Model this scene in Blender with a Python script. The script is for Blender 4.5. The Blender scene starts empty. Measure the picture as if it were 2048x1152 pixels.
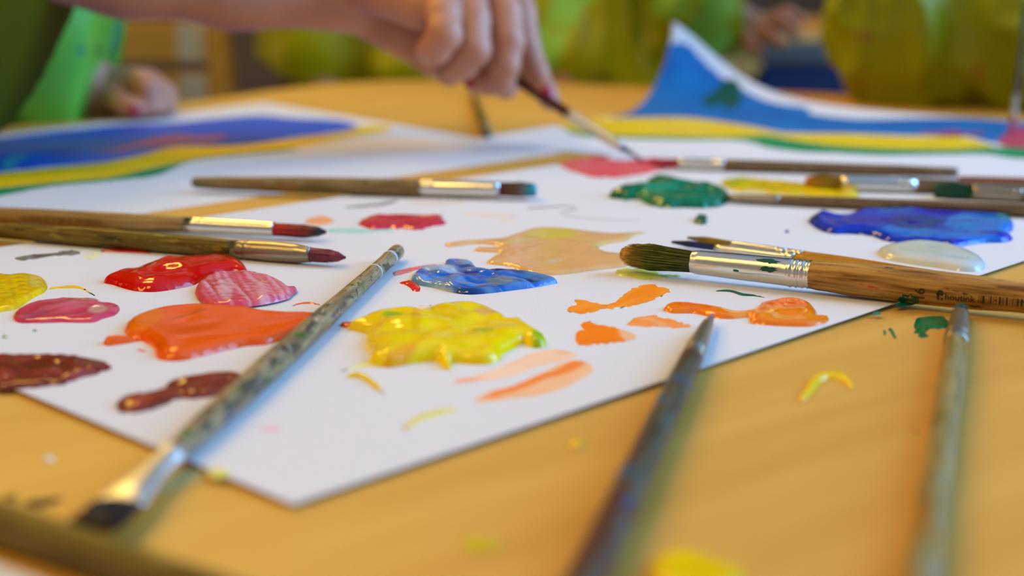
import bpy, bmesh, math, random
import numpy as np
from mathutils import Vector, Matrix, noise
from mathutils.geometry import delaunay_2d_cdt

# ------------------------------------------------------------------ camera, light, exposure
T = 0.62                      # table top height
H = 0.11                      # lens above the table top
FPX = 2853.0                  # focal length in pixels of the 2048 wide frame
PITCH = math.atan(651 / FPX)
SN, CS = math.sin(PITCH), math.cos(PITCH)
scene = bpy.context.scene
col = scene.collection
random.seed(7)

cam_d = bpy.data.cameras.new('camera')
cam_d.sensor_width = 36.0
cam_d.lens = 36.0 * FPX / 2048
cam_d.clip_start = 0.01
cam_d.dof.use_dof = True
cam_d.dof.focus_distance = 0.485
cam_d.dof.aperture_fstop = 6.2
cam = bpy.data.objects.new('camera', cam_d)
cam.location = (0, 0, T + H)
cam.rotation_euler = (math.pi / 2 - PITCH, 0, 0)
col.objects.link(cam)
scene.camera = cam

world = bpy.data.worlds.new('world')
scene.world = world
world.use_nodes = True
world.node_tree.nodes['Background'].inputs[0].default_value = (0.55, 0.75, 1.0, 1)
world.node_tree.nodes['Background'].inputs[1].default_value = 1.0
vs = scene.view_settings
vs.view_transform = 'Standard'
vs.look = 'None'
vs.gamma = 1.0
vs.use_curve_mapping = False
vs.exposure = 0.0

LAMPS = [(x, y) for y in (2.8, 1.9, -.2) for x in (-1.95, -.85)]    # warm ceiling panels, left and behind the table
LAMP_C = (1.0, .61, .10)
LAMP_W, WIN_W = 76.0, 146.0
WIN_X, WIN_Y0, WIN_Y1, WIN_Z0, WIN_Z1 = 1.9, -1.1, 2.7, 1.1, 2.35   # cool window in the right wall

def area(name, loc, target, sx, sy, power, color, shape='RECTANGLE'):
    d = bpy.data.lights.new(name, 'AREA')
    d.shape = shape
    d.size = sx
    if shape == 'RECTANGLE':
        d.size_y = sy
    d.energy = power
    d.color = color
    o = bpy.data.objects.new(name, d)
    o.location = loc
    o.rotation_euler = (Vector(target) - Vector(loc)).to_track_quat('-Z', 'Y').to_euler()
    col.objects.link(o)
    return o

area('window_daylight', (WIN_X - .03, (WIN_Y0 + WIN_Y1) / 2, (WIN_Z0 + WIN_Z1) / 2),
     (WIN_X - 1, (WIN_Y0 + WIN_Y1) / 2, (WIN_Z0 + WIN_Z1) / 2), WIN_Z1 - WIN_Z0, WIN_Y1 - WIN_Y0, WIN_W, (.20, .50, 1.0))

# ------------------------------------------------------------------ helpers
def lin(c):
    out = []
    for v in c:
        v = v / 255.0
        out.append(v / 12.92 if v <= .04045 else ((v + .055) / 1.055) ** 2.4)
    return tuple(out)

def P(px, py, z=0.0):
    """pixel -> point on the horizontal plane z above the table top"""
    a = (px - 1024) / FPX
    b = (py - 576) / FPX
    t = (H - z) / (SN + b * CS)
    return Vector((a * t, t * (CS - b * SN), T + z))

def Q(px, py, Z):
    """pixel -> point at depth Z along the optical axis"""
    a = (px - 1024) / FPX
    b = (py - 576) / FPX
    return Vector((a * Z, Z * (CS - b * SN), T + H - Z * (SN + b * CS)))

def proj(v):
    """world point(s) Nx3 -> pixels"""
    v = np.asarray(v, float).reshape(-1, 3)
    x, y, z = v[:, 0], v[:, 1], v[:, 2] - T - H
    d = y * CS - z * SN
    up = y * SN + z * CS
    return np.stack([1024 + FPX * x / d, 576 - FPX * up / d], 1)

def crop(ox, oy, s):
    return lambda pts: [(ox + x / s, oy + y / s) for x, y in pts]
C1 = crop(0, 0, 2.924); C2 = crop(600, 0, 2.924); C3 = crop(1200, 0, 2.415)
C4 = crop(0, 380, 2.924); C5 = crop(650, 380, 2.924); C6 = crop(1200, 400, 2.415)
C7 = crop(0, 700, 2.547); C8 = crop(900, 650, 2.295); C9 = crop(1500, 590, 3.737)
PX = lambda pts: pts

def mesh_obj(name, verts, faces, material=None, parent=None, smooth=True, cols=None):
    me = bpy.data.meshes.new(name)
    me.from_pydata([tuple(v) for v in verts], [], [tuple(f) for f in faces])
    me.update()
    if smooth:
        me.polygons.foreach_set('use_smooth', [True] * len(me.polygons))
    if cols is not None:
        at = me.color_attributes.new('Col', 'FLOAT_COLOR', 'POINT')
        c = np.ones((len(verts), 4)); c[:, :3] = cols
        at.data.foreach_set('color', c.ravel())
    if material:
        me.materials.append(material)
    o = bpy.data.objects.new(name, me)
    col.objects.link(o)
    if parent:
        o.parent = parent
    return o

def empty(name, loc=(0, 0, 0)):
    o = bpy.data.objects.new(name, None)
    o.location = loc
    o.empty_display_size = .02
    col.objects.link(o)
    return o

def tag(o, label, cat, group=None, kind=None):
    o['label'] = label
    o['category'] = cat
    if group:
        o['group'] = group
    if kind:
        o['kind'] = kind
    return o

def struct(o):
    o['kind'] = 'structure'
    return o

def box(name, lo, hi, material, parent=None, bevel=0.0):
    bm = bmesh.new()
    bmesh.ops.create_cube(bm, size=1)
    for v in bm.verts:
        v.co = Vector([lo[i] + (v.co[i] + .5) * (hi[i] - lo[i]) for i in range(3)])
    if bevel:
        bmesh.ops.bevel(bm, geom=bm.edges[:], offset=bevel, segments=2, affect='EDGES')
    me = bpy.data.meshes.new(name)
    bm.to_mesh(me); bm.free()
    me.materials.append(material)
    o = bpy.data.objects.new(name, me)
    col.objects.link(o)
    if parent:
        o.parent = parent
    return o

# ---- materials
def new_mat(name):
    m = bpy.data.materials.new(name)
    m.use_nodes = True
    nt = m.node_tree
    return m, nt, nt.nodes['Principled BSDF']

def plain(name, rgb, rough=.5, metal=0.0, bump=0.0, bscale=60, spec=.5, var=0.0):
    m, nt, b = new_mat(name)
    c = lin(rgb)
    b.inputs['Base Color'].default_value = (*c, 1)
    b.inputs['Roughness'].default_value = rough
    b.inputs['Metallic'].default_value = metal
    b.inputs['Specular IOR Level'].default_value = spec
    tc = nt.nodes.new('ShaderNodeTexCoord')
    n = nt.nodes.new('ShaderNodeTexNoise'); n.inputs['Scale'].default_value = bscale; n.inputs['Detail'].default_value = 4
    nt.links.new(tc.outputs['Object'], n.inputs['Vector'])
    if var:
        r = nt.nodes.new('ShaderNodeValToRGB')
        r.color_ramp.elements[0].position = .3; r.color_ramp.elements[1].position = .7
        r.color_ramp.elements[0].color = (*[x * (1 - var) for x in c], 1)
        r.color_ramp.elements[1].color = (*[min(1, x * (1 + var)) for x in c], 1)
        nt.links.new(n.outputs['Fac'], r.inputs['Fac'])
        nt.links.new(r.outputs['Color'], b.inputs['Base Color'])
    if bump:
        bp = nt.nodes.new('ShaderNodeBump'); bp.inputs['Strength'].default_value = bump; bp.inputs['Distance'].default_value = .002
        nt.links.new(n.outputs['Fac'], bp.inputs['Height'])
        nt.links.new(bp.outputs['Normal'], b.inputs['Normal'])
    return m

def vcol(name, rough, spec=.5, bump=0.0, bscale=300, coat=0.0):
    m, nt, b = new_mat(name)
    a = nt.nodes.new('ShaderNodeVertexColor'); a.layer_name = 'Col'
    nt.links.new(a.outputs['Color'], b.inputs['Base Color'])
    b.inputs['Roughness'].default_value = rough
    b.inputs['Specular IOR Level'].default_value = spec
    b.inputs['Coat Weight'].default_value = coat
    b.inputs['Coat Roughness'].default_value = .05
    if bump:
        tc = nt.nodes.new('ShaderNodeTexCoord')
        n = nt.nodes.new('ShaderNodeTexNoise'); n.inputs['Scale'].default_value = bscale; n.inputs['Detail'].default_value = 3
        nt.links.new(tc.outputs['Object'], n.inputs['Vector'])
        bp = nt.nodes.new('ShaderNodeBump'); bp.inputs['Strength'].default_value = bump; bp.inputs['Distance'].default_value = .0006
        nt.links.new(n.outputs['Fac'], bp.inputs['Height'])
        nt.links.new(bp.outputs['Normal'], b.inputs['Normal'])
    return m

def spatter(name, base, base2, layers, rough=.55, stretch=.25, bump=.25, metal=0.0, seed=0.0):
    """wood (or metal) streaked along x with splashes of paint: layers = (rgb, noise scale, threshold)"""
    m, nt, b = new_mat(name)
    L = nt.links
    tc = nt.nodes.new('ShaderNodeTexCoord')
    mp = nt.nodes.new('ShaderNodeMapping'); mp.inputs['Scale'].default_value = (stretch, 1, 1)
    mp.inputs['Location'].default_value = (seed, seed * .37, seed * .71)
    L.new(tc.outputs['Object'], mp.inputs['Vector'])
    mp2 = nt.nodes.new('ShaderNodeMapping'); mp2.inputs['Scale'].default_value = (.06, 1, 1)
    L.new(tc.outputs['Object'], mp2.inputs['Vector'])
    n0 = nt.nodes.new('ShaderNodeTexNoise'); n0.inputs['Scale'].default_value = 700; n0.inputs['Detail'].default_value = 5
    L.new(mp2.outputs['Vector'], n0.inputs['Vector'])
    r0 = nt.nodes.new('ShaderNodeValToRGB')
    r0.color_ramp.elements[0].position = .35; r0.color_ramp.elements[1].position = .62
    r0.color_ramp.elements[0].color = (*lin(base2), 1); r0.color_ramp.elements[1].color = (*lin(base), 1)
    L.new(n0.outputs['Fac'], r0.inputs['Fac'])
    cur = r0.outputs['Color']
    for i, (rgb, sc, th) in enumerate(layers):
        mo = nt.nodes.new('ShaderNodeMapping'); mo.inputs['Location'].default_value = (i * 1.7 + .3, i * .9, i * 2.3)
        L.new(mp.outputs['Vector'], mo.inputs['Vector'])
        n = nt.nodes.new('ShaderNodeTexNoise'); n.inputs['Scale'].default_value = sc * 3.2; n.inputs['Detail'].default_value = 5
        n.inputs['Roughness'].default_value = .6
        L.new(mo.outputs['Vector'], n.inputs['Vector'])
        r = nt.nodes.new('ShaderNodeValToRGB')
        r.color_ramp.elements[0].position = th; r.color_ramp.elements[1].position = min(1, th + .04)
        r.color_ramp.elements[0].color = (0, 0, 0, 1); r.color_ramp.elements[1].color = (1, 1, 1, 1)
        L.new(n.outputs['Fac'], r.inputs['Fac'])
        mx = nt.nodes.new('ShaderNodeMix'); mx.data_type = 'RGBA'
        L.new(r.outputs['Color'], mx.inputs['Factor'])
        L.new(cur, mx.inputs['A'])
        mx.inputs['B'].default_value = (*lin(rgb), 1)
        cur = mx.outputs['Result']
    L.new(cur, b.inputs['Base Color'])
    b.inputs['Specular IOR Level'].default_value = .25
    b.inputs['Roughness'].default_value = rough
    b.inputs['Metallic'].default_value = metal
    bp = nt.nodes.new('ShaderNodeBump'); bp.inputs['Strength'].default_value = bump; bp.inputs['Distance'].default_value = .0005
    L.new(n0.outputs['Fac'], bp.inputs['Height'])
    L.new(bp.outputs['Normal'], b.inputs['Normal'])
    return m

def wood(name, c1, c2, rough=.45, scale=90, ang=0.0, stretch=.08, coat=0.0):
    m, nt, b = new_mat(name)
    L = nt.links
    tc = nt.nodes.new('ShaderNodeTexCoord')
    mp = nt.nodes.new('ShaderNodeMapping'); mp.inputs['Rotation'].default_value = (0, 0, ang)
    L.new(tc.outputs['Object'], mp.inputs['Vector'])
    mp2 = nt.nodes.new('ShaderNodeMapping'); mp2.inputs['Scale'].default_value = (stretch, 1, 1)
    L.new(mp.outputs['Vector'], mp2.inputs['Vector'])
    n = nt.nodes.new('ShaderNodeTexNoise'); n.inputs['Scale'].default_value = scale; n.inputs['Detail'].default_value = 6
    n.inputs['Distortion'].default_value = .4
    L.new(mp2.outputs['Vector'], n.inputs['Vector'])
    n2 = nt.nodes.new('ShaderNodeTexNoise'); n2.inputs['Scale'].default_value = scale * 9; n2.inputs['Detail'].default_value = 2
    L.new(mp2.outputs['Vector'], n2.inputs['Vector'])
    ad = nt.nodes.new('ShaderNodeMath'); ad.operation = 'MULTIPLY_ADD'; ad.inputs[1].default_value = .35
    L.new(n2.outputs['Fac'], ad.inputs[0]); L.new(n.outputs['Fac'], ad.inputs[2])
    r = nt.nodes.new('ShaderNodeValToRGB')
    r.color_ramp.elements[0].position = .4; r.color_ramp.elements[1].position = .95
    r.color_ramp.elements[0].color = (*lin(c1), 1); r.color_ramp.elements[1].color = (*lin(c2), 1)
    L.new(ad.outputs[0], r.inputs['Fac'])
    L.new(r.outputs['Color'], b.inputs['Base Color'])
    b.inputs['Roughness'].default_value = rough
    b.inputs['Coat Weight'].default_value = coat
    return m

M = {}
M['table'] = wood('beech_table_top', (210, 154, 56), (228, 176, 78), .5, 60, math.radians(-38), .10)
M['table_edge'] = wood('beech_edge', (196, 140, 60), (214, 160, 80), .45, 60)
M['chair'] = wood('honey_chair_wood', (222, 166, 76), (236, 190, 104), .35, 50, 0, .1)
M['paper'] = plain('white_drawing_paper', (226, 224, 224), .75, bump=.08, bscale=900, spec=.25)
M['wall_dark'] = plain('darkened_back_wall', (74, 60, 42), .8, bump=.1, bscale=30)  # back wall made dark so the wet paint reflects less haze
M['wall'] = plain('wall_paint', (196, 190, 178), .85, bump=.1, bscale=80)
M['ceiling'] = plain('ceiling_paint', (225, 222, 216), .9, bump=.1, bscale=60)
M['floor'] = plain('grey_linoleum', (92, 88, 82), .5, var=.15, bscale=14)
M['white_frame'] = plain('white_window_frame', (225, 225, 225), .4)
M['steel'] = plain('nickel_ferrule', (226, 224, 218), .24, 1.0, bump=.02, bscale=400)
M['steel_soft'] = plain('brushed_nickel_ferrule', (232, 230, 222), .42, 1.0, bump=.02, bscale=400)
M['steel_dull'] = spatter('dull_nickel_ferrule', (168, 158, 140), (150, 140, 122), [((120, 96, 60), 90, .63), ((190, 186, 176), 60, .66)], .32, .5, .05, .85)
M['wet'] = vcol('wet_paint', .08, .4, .16, 260, 0.0)
M['dry'] = vcol('dried_paint', .6, .2, .25, 900)
M['bristle'] = vcol('bristle_hair', .45, .4)
M['art'] = vcol('poster_paint', .55, .3, .15, 300)
M['print'] = plain('black_stamped_ink', (40, 30, 18), .6)
M['navy'] = plain('navy_plastic', (12, 24, 62), .4)
M['steel_leg'] = plain('grey_tube_steel', (120, 120, 118), .35, .8)
M['nail'] = plain('crimson_nail_polish', (178, 8, 62), .22)
M['trouser'] = plain('dark_trousers', (26, 28, 40), .9, bump=.2, bscale=500)
M['shoe'] = plain('dark_shoes', (30, 26, 24), .5)
M['hair'] = plain('brown_hair', (70, 46, 28), .5, bump=.6, bscale=200)
M['eye'] = plain('dark_eye', (20, 14, 12), .2)

def skin_mat(name, rgb):
    m, nt, b = new_mat(name)
    c = lin(rgb)
    b.inputs['Base Color'].default_value = (*c, 1)
    b.inputs['Roughness'].default_value = .45
    b.inputs['Subsurface Weight'].default_value = .12
    b.inputs['Subsurface Radius'].default_value = (.006, .002, .001)
    b.inputs['Subsurface Scale'].default_value = .5
    tc = nt.nodes.new('ShaderNodeTexCoord')
    n = nt.nodes.new('ShaderNodeTexNoise'); n.inputs['Scale'].default_value = 45; n.inputs['Detail'].default_value = 4
    nt.links.new(tc.outputs['Object'], n.inputs['Vector'])
    r = nt.nodes.new('ShaderNodeValToRGB')
    r.color_ramp.elements[0].position = .3; r.color_ramp.elements[1].position = .7
    r.color_ramp.elements[0].color = (c[0] * .86, c[1] * .78, c[2] * .76, 1); r.color_ramp.elements[1].color = (*c, 1)
    nt.links.new(n.outputs['Fac'], r.inputs['Fac'])
    nt.links.new(r.outputs['Color'], b.inputs['Base Color'])
    return m
M['skin'] = skin_mat('skin', (205, 142, 112))

def smock_mat(name, c1, c2, stain, th=.66, sc=14, rough=.4, spec=.25):
    """shiny plastic-coated painting smock with paint stains"""
    m, nt, b = new_mat(name)
    L = nt.links
    tc = nt.nodes.new('ShaderNodeTexCoord')
    n = nt.nodes.new('ShaderNodeTexNoise'); n.inputs['Scale'].default_value = 7; n.inputs['Detail'].default_value = 3
    L.new(tc.outputs['Object'], n.inputs['Vector'])
    r = nt.nodes.new('ShaderNodeValToRGB')
    r.color_ramp.elements[0].position = .38; r.color_ramp.elements[1].position = .64
    r.color_ramp.elements[0].color = (*lin(c1), 1); r.color_ramp.elements[1].color = (*lin(c2), 1)
    L.new(n.outputs['Fac'], r.inputs['Fac'])
    cur = r.outputs['Color']
    for i, rgb in enumerate(stain):
        mo = nt.nodes.new('ShaderNodeMapping'); mo.inputs['Location'].default_value = (i * 3.1 + 1.3, i * 1.9 + .4, i * 2.3)
        L.new(tc.outputs['Object'], mo.inputs['Vector'])
        n3 = nt.nodes.new('ShaderNodeTexNoise'); n3.inputs['Scale'].default_value = sc; n3.inputs['Detail'].default_value = 3
        L.new(mo.outputs['Vector'], n3.inputs['Vector'])
        r3 = nt.nodes.new('ShaderNodeValToRGB')
        r3.color_ramp.elements[0].position = th; r3.color_ramp.elements[1].position = th + .03
        r3.color_ramp.elements[0].color = (0, 0, 0, 1); r3.color_ramp.elements[1].color = (.85, .85, .85, 1)
        L.new(n3.outputs['Fac'], r3.inputs['Fac'])
        mx = nt.nodes.new('ShaderNodeMix'); mx.data_type = 'RGBA'
        L.new(r3.outputs['Color'], mx.inputs['Factor']); L.new(cur, mx.inputs['A'])
        mx.inputs['B'].default_value = (*lin(rgb), 1)
        cur = mx.outputs['Result']
    L.new(cur, b.inputs['Base Color'])
    b.inputs['Roughness'].default_value = rough
    b.inputs['Specular IOR Level'].default_value = spec
    return m

# ------------------------------------------------------------------ room shell
RX0, RX1, RY0, RY1, RZ = -2.6, WIN_X, -2.0, 3.6, 2.55
struct(box('floor', (RX0, RY0, -.1), (RX1, RY1, 0), M['floor']))
struct(box('ceiling', (RX0, RY0, RZ), (RX1, RY1, RZ + .1), M['ceiling']))
struct(box('wall_back', (RX0, RY1, 0), (RX1, RY1 + .1, RZ), M['wall_dark']))
struct(box('wall_front', (RX0, RY0 - .1, 0), (RX1, RY0, RZ), M['wall']))
struct(box('wall_left', (RX0 - .1, RY0, 0), (RX0, RY1, RZ), M['wall']))
def wall_right():
    bm = bmesh.new()
    for lo, hi in (((RX1, RY0, 0), (RX1 + .12, RY1, WIN_Z0)), ((RX1, RY0, WIN_Z1), (RX1 + .12, RY1, RZ)),
                   ((RX1, RY0, WIN_Z0), (RX1 + .12, WIN_Y0, WIN_Z1)), ((RX1, WIN_Y1, WIN_Z0), (RX1 + .12, RY1, WIN_Z1))):
        r = bmesh.ops.create_cube(bm, size=1)
        for v in r['verts']:
            v.co = Vector([lo[i] + (v.co[i] + .5) * (hi[i] - lo[i]) for i in range(3)])
    me = bpy.data.meshes.new('wall_right'); bm.to_mesh(me); bm.free()
    me.materials.append(M['wall'])
    o = bpy.data.objects.new('wall_right', me); col.objects.link(o)
    struct(o)
wall_right()
win = struct(empty('window_1', (RX1 + .06, (WIN_Y0 + WIN_Y1) / 2, WIN_Z0)))
def win_box(name, lo, hi, mat):
    o = box(name, lo, hi, mat)
    o.parent = win
    o.matrix_parent_inverse = Matrix.Translation(-win.location)
for y in (WIN_Y0 + .02, (WIN_Y0 + WIN_Y1) / 2, WIN_Y1 - .02):
    win_box('window_frame', (RX1 + .04, y - .02, WIN_Z0), (RX1 + .09, y + .02, WIN_Z1), M['white_frame'])
for z in (WIN_Z0 + .02, WIN_Z1 - .02):
    win_box('window_frame', (RX1 + .04, WIN_Y0, z - .02), (RX1 + .09, WIN_Y1, z + .02), M['white_frame'])

def ceiling_lamps():
    em = bpy.data.materials.new('lamp_diffuser'); em.use_nodes = True
    nt = em.node_tree
    nt.nodes.remove(nt.nodes['Principled BSDF'])
    e = nt.nodes.new('ShaderNodeEmission'); e.inputs[0].default_value = (*LAMP_C, 1); e.inputs[1].default_value = 1.5
    nt.links.new(e.outputs[0], nt.nodes['Material Output'].inputs[0])
    names = ('far left', 'far right', 'middle left', 'middle right', 'near left', 'near right')
    for i, (x, y) in enumerate(LAMPS):
        root = tag(empty('ceiling_lamp', (x, y, RZ)), 'square warm ceiling panel lamp, %s of the six over the left side' % names[i], 'lamp', 'ceiling panel lamps')
        h = .29
        for nm, lo, hi, m in (('housing', (-h, -h, -.06), (h, h, 0), M['white_frame']), ('diffuser', (-h + .03, -h + .03, -.066), (h - .03, h - .03, -.061), em)):
            box(nm, lo, hi, m, root)
        area('lamp_light', (x, y, RZ - .07), (x, y, 0), .52, .52, LAMP_W / 6, LAMP_C)
ceiling_lamps()

# ------------------------------------------------------------------ table
def rounded_poly(pts, r, seg=8):
    out = []
    n = len(pts)
    for i in range(n):
        p0, p1, p2 = Vector(pts[i - 1]), Vector(pts[i]), Vector(pts[(i + 1) % n])
        a = (p0 - p1).normalized() * r
        b = (p2 - p1).normalized() * r
        for k in range(seg + 1):
            t = k / seg
            out.append((1 - t) ** 2 * (p1 + a) + 2 * t * (1 - t) * p1 + t * t * (p1 + b))
    return out

def prism(name, outline, z0, z1, mat, parent=None, bevel=0.0):
    bm = bmesh.new()
    lo = [bm.verts.new((p[0], p[1], z0)) for p in outline]
    hi = [bm.verts.new((p[0], p[1], z1)) for p in outline]
    n = len(outline)
    top = bm.faces.new(hi)
    bm.faces.new(lo[::-1])
    for i in range(n):
        bm.faces.new((lo[i], lo[(i + 1) % n], hi[(i + 1) % n], hi[i]))
    bmesh.ops.recalc_face_normals(bm, faces=bm.faces[:])
    if bevel:
        bmesh.ops.bevel(bm, geom=list(top.edges), offset=bevel, segments=3, affect='EDGES')
    me = bpy.data.meshes.new(name); bm.to_mesh(me); bm.free()
    me.materials.append(mat)
    o = bpy.data.objects.new(name, me); col.objects.link(o)
    if parent:
        o.parent = parent
        o.matrix_parent_inverse = Matrix.Translation(-parent.location)
    return o

def make_table(name, corner, e1, e2, L1, L2, label, rad, top_mat):
    c = Vector(corner); e1 = Vector(e1).normalized(); e2 = Vector(e2).normalized()
    pts = [c, c + e2 * L2, c + e2 * L2 + e1 * L1, c + e1 * L1]
    mid = (pts[0] + pts[2]) / 2
    root = tag(empty(name, (mid.x, mid.y, 0)), label, 'table')
    prism('table_top', rounded_poly(pts, rad), T - .024, T, top_mat, root, .003)
    inner = [mid + (p - mid) * .88 for p in pts]
    inner2 = [mid + (p - mid) * .84 for p in pts]
    prism('apron', inner, T - .075, T - .0245, M['table_edge'], root)
    for p in inner2:
        leg = [(p.x + .025 * math.cos(a), p.y + .025 * math.sin(a)) for a in [k * math.pi / 6 for k in range(12)]]
        prism('leg', leg, 0, T - .0245, M['table_edge'], root)
    return root
make_table('art_table', (-.135, 1.43), (-.43, -.9), (.9, -.43), 1.45, .95, 'light beech wood table with rounded corner, strewn with paint and brushes', .17, M['table'])

# ------------------------------------------------------------------ sheets of paper
def inside(pts, poly):
    """even-odd test, pts Nx2"""
    x, y = pts[:, 0], pts[:, 1]
    res = np.zeros(len(pts), bool)
    n = len(poly)
    for i in range(n):
        x0, y0 = poly[i - 1]; x1, y1 = poly[i]
        if y0 == y1:
            continue
        cond = (y0 > y) != (y1 > y)
        res ^= cond & (x < (x1 - x0) * (y - y0) / (y1 - y0) + x0)
    return res

def seg_dist(pts, poly):
    d = np.full(len(pts), 1e9)
    n = len(poly)
    for i in range(n):
        a = np.array(poly[i - 1]); b = np.array(poly[i])
        ab = b - a
        L = max(ab.dot(ab), 1e-18)
        t = np.clip(((pts - a) @ ab) / L, 0, 1)
        d = np.minimum(d, np.hypot(*(pts - a - t[:, None] * ab).T))
    return d

def smooth_poly(pts, step=4.0, closed=True):
    out = []
    n = len(pts)
    rng = range(n) if closed else range(n - 1)
    for i in rng:
        if closed:
            p0, p1, p2, p3 = (np.array(pts[(i + k - 1) % n], float) for k in range(4))
        else:
            p0, p1, p2, p3 = (np.array(pts[min(max(i + k - 1, 0), n - 1)], float) for k in range(4))
        m = max(1, int(np.hypot(*(p2 - p1)) / step))
        for k in range(m):
            t = k / m
            out.append(tuple(.5 * ((2 * p1) + (p2 - p0) * t + (2 * p0 - 5 * p1 + 4 * p2 - p3) * t * t + (3 * p1 - p0 - 3 * p2 + p3) * t ** 3)))
    if not closed:
        out.append(tuple(pts[-1]))
    return out

def fbm(x, y, z=0.0, o=3):
    v, a, s = 0.0, 1.0, 0.0
    for _ in range(o):
        v += a * noise.noise((x, y, z)); s += a
        a *= .5; x *= 2.1; y *= 2.1; z += 3.7
    return v / s

def sheet(label, corners, z, lift=None, nu=24, nv=34, bands=(), thick=.0003, cat='sheet of paper', name='paper_sheet', group=None):
    """corners: K, K+a, K+a+b, K+b on the table; lift(u, v) -> (du_shift, dz); bands = (name, rgb, pixel polygon)"""
    k, a, c, b = [np.array(p, float) for p in corners]
    u = np.linspace(0, 1, nu + 1); v = np.linspace(0, 1, nv + 1)
    U, V = np.meshgrid(u, v, indexing='ij')
    ea = (a - k); La = np.hypot(*ea); ea = ea / La
    base = (k[None, None] * ((1 - U) * (1 - V))[..., None] + a * (U * (1 - V))[..., None] + c * (U * V)[..., None] + b * ((1 - U) * V)[..., None])
    X = base.copy(); Zz = np.full(U.shape, T + z)
    if lift:
        du, dz = lift(U, V)
        X = X + ea[None, None] * du[..., None]
        Zz = Zz + dz
    top = np.concatenate([X, Zz[..., None]], -1)
    # normals
    gu = np.gradient(top, axis=0); gv = np.gradient(top, axis=1)
    nrm = np.cross(gu, gv); nrm /= np.linalg.norm(nrm, axis=-1, keepdims=True)
    if nrm[..., 2].mean() < 0:
        nrm = -nrm
    bot = top - nrm * thick
    idx = lambda i, j: i * (nv + 1) + j
    N = (nu + 1) * (nv + 1)
    vs_ = np.concatenate([top.reshape(-1, 3), bot.reshape(-1, 3)])
    fs = []
    for i in range(nu):
        for j in range(nv):
            q = (idx(i, j), idx(i + 1, j), idx(i + 1, j + 1), idx(i, j + 1))
            fs.append(q); fs.append(tuple(N + t for t in q[::-1]))
    for i in range(nu):
        for j in (0, nv):
            fs.append((idx(i, j), idx(i + 1, j), N + idx(i + 1, j), N + idx(i, j)))
    for j in range(nv):
        for i in (0, nu):
            fs.append((idx(i, j), idx(i, j + 1), N + idx(i, j + 1), N + idx(i, j)))
    root = mesh_obj(name, vs_, fs, M['paper'])
    me = root.data
    bm = bmesh.new(); bm.from_mesh(me); bmesh.ops.recalc_face_normals(bm, faces=bm.faces[:]); bm.to_mesh(me); bm.free()
    if not lift:
        me.polygons.foreach_set('use_smooth', [False] * len(me.polygons))
    tag(root, label, cat, group)
    pix = proj(top.reshape(-1, 3))
    cen = np.array([[(i + .5), (j + .5)] for i in range(nu) for j in range(nv)])
    tf = top.reshape(-1, 3)
    for bi, (bn, rgb, rgb2, poly) in enumerate(bands):
        poly = smooth_poly(poly, 6)
        cp = np.array([(pix[idx(i, j)] + pix[idx(i + 1, j + 1)]) / 2 for i in range(nu) for j in range(nv)])
        sel = inside(cp, poly)
        used, bv, bf, bc = {}, [], [], []
        c1, c2 = np.array(lin(rgb)), np.array(lin(rgb2))
        for m_, s in enumerate(sel):
            if not s:
                continue
            i, j = divmod(m_, nv)
            f = []
            for q in (idx(i, j), idx(i + 1, j), idx(i + 1, j + 1), idx(i, j + 1)):
                if q not in used:
                    used[q] = len(bv)
                    bv.append(tf[q] + nrm.reshape(-1, 3)[q] * (.00012 + .00006 * bi))
                    w = min(1, max(0, .5 + 1.1 * fbm(base.reshape(-1, 2)[q][0] * 40 + bi * 9, base.reshape(-1, 2)[q][1] * 40, 0, 4)))
                    bc.append(c1 * (1 - w) + c2 * w)
                f.append(used[q])
            bf.append(f)
        if bf:
            mesh_obj(bn, bv, bf, M['art'], root, cols=np.array(bc))
    return root

ZP = .0014                                     # top of the palette sheet above the table
N0 = np.array((-.0452, .2764)); D2 = np.array((.693, .721)); D1 = np.array((-.721, .693))
sheet('large white sheet used as a palette, covered in wet paint blobs', [N0, N0 + D1 * .300, N0 + D1 * .300 + D2 * .50, N0 + D2 * .50], ZP, nu=20, nv=30)

blue_l = [(-60, 281), (6, 276), (120, 263), (240, 250), (342, 246), (445, 236), (520, 231), (581, 236), (650, 239), (690, 243), (715, 253), (690, 262), (650, 268), (581, 277), (479, 291), (352, 294), (291, 308), (205, 325), (103, 333), (6, 344), (-60, 352)]
yel_l = [(-60, 355), (6, 346), (103, 336), (205, 326), (291, 309), (355, 294), (479, 292), (581, 279), (700, 262), (720, 252), (781, 252), (778, 262), (703, 274), (600, 294), (547, 301), (445, 310), (376, 322), (308, 335), (222, 355), (103, 366), (6, 376), (-60, 384)]
grn_l = [(-60, 386), (6, 377), (103, 366), (222, 355), (308, 336), (376, 322), (445, 310), (590, 296), (590, 300), (445, 314), (380, 324), (340, 340), (308, 352), (222, 362), (103, 373), (6, 391), (-60, 402)]
pnk_l = C1([(540, 890), (700, 870), (900, 812), (1050, 790), (1150, 800), (1330, 790), (1250, 825), (1100, 832), (950, 850), (800, 862), (700, 888)])
cy_l = C1([(20, 940), (90, 915), (170, 905), (165, 925), (110, 945), (90, 985), (20, 1000)])
sheet('child painting with a blue, yellow and green band beside the light green sleeve', [(.030, .842), (-.199, 1.150), (-.42, .80), (-.205, .592)], .0003, nu=190, nv=170,
      bands=[('blue_paint', (0, 74, 196), (8, 96, 214), blue_l), ('yellow_paint', (240, 194, 0), (250, 208, 4), yel_l), ('green_paint', (0, 140, 80), (20, 150, 92), grn_l),
             ('pink_paint', (160, 90, 130), (190, 96, 120), pnk_l), ('cyan_paint', (20, 140, 180), (60, 170, 190), cy_l)], cat='painting', name='painted_sheet')

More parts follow.
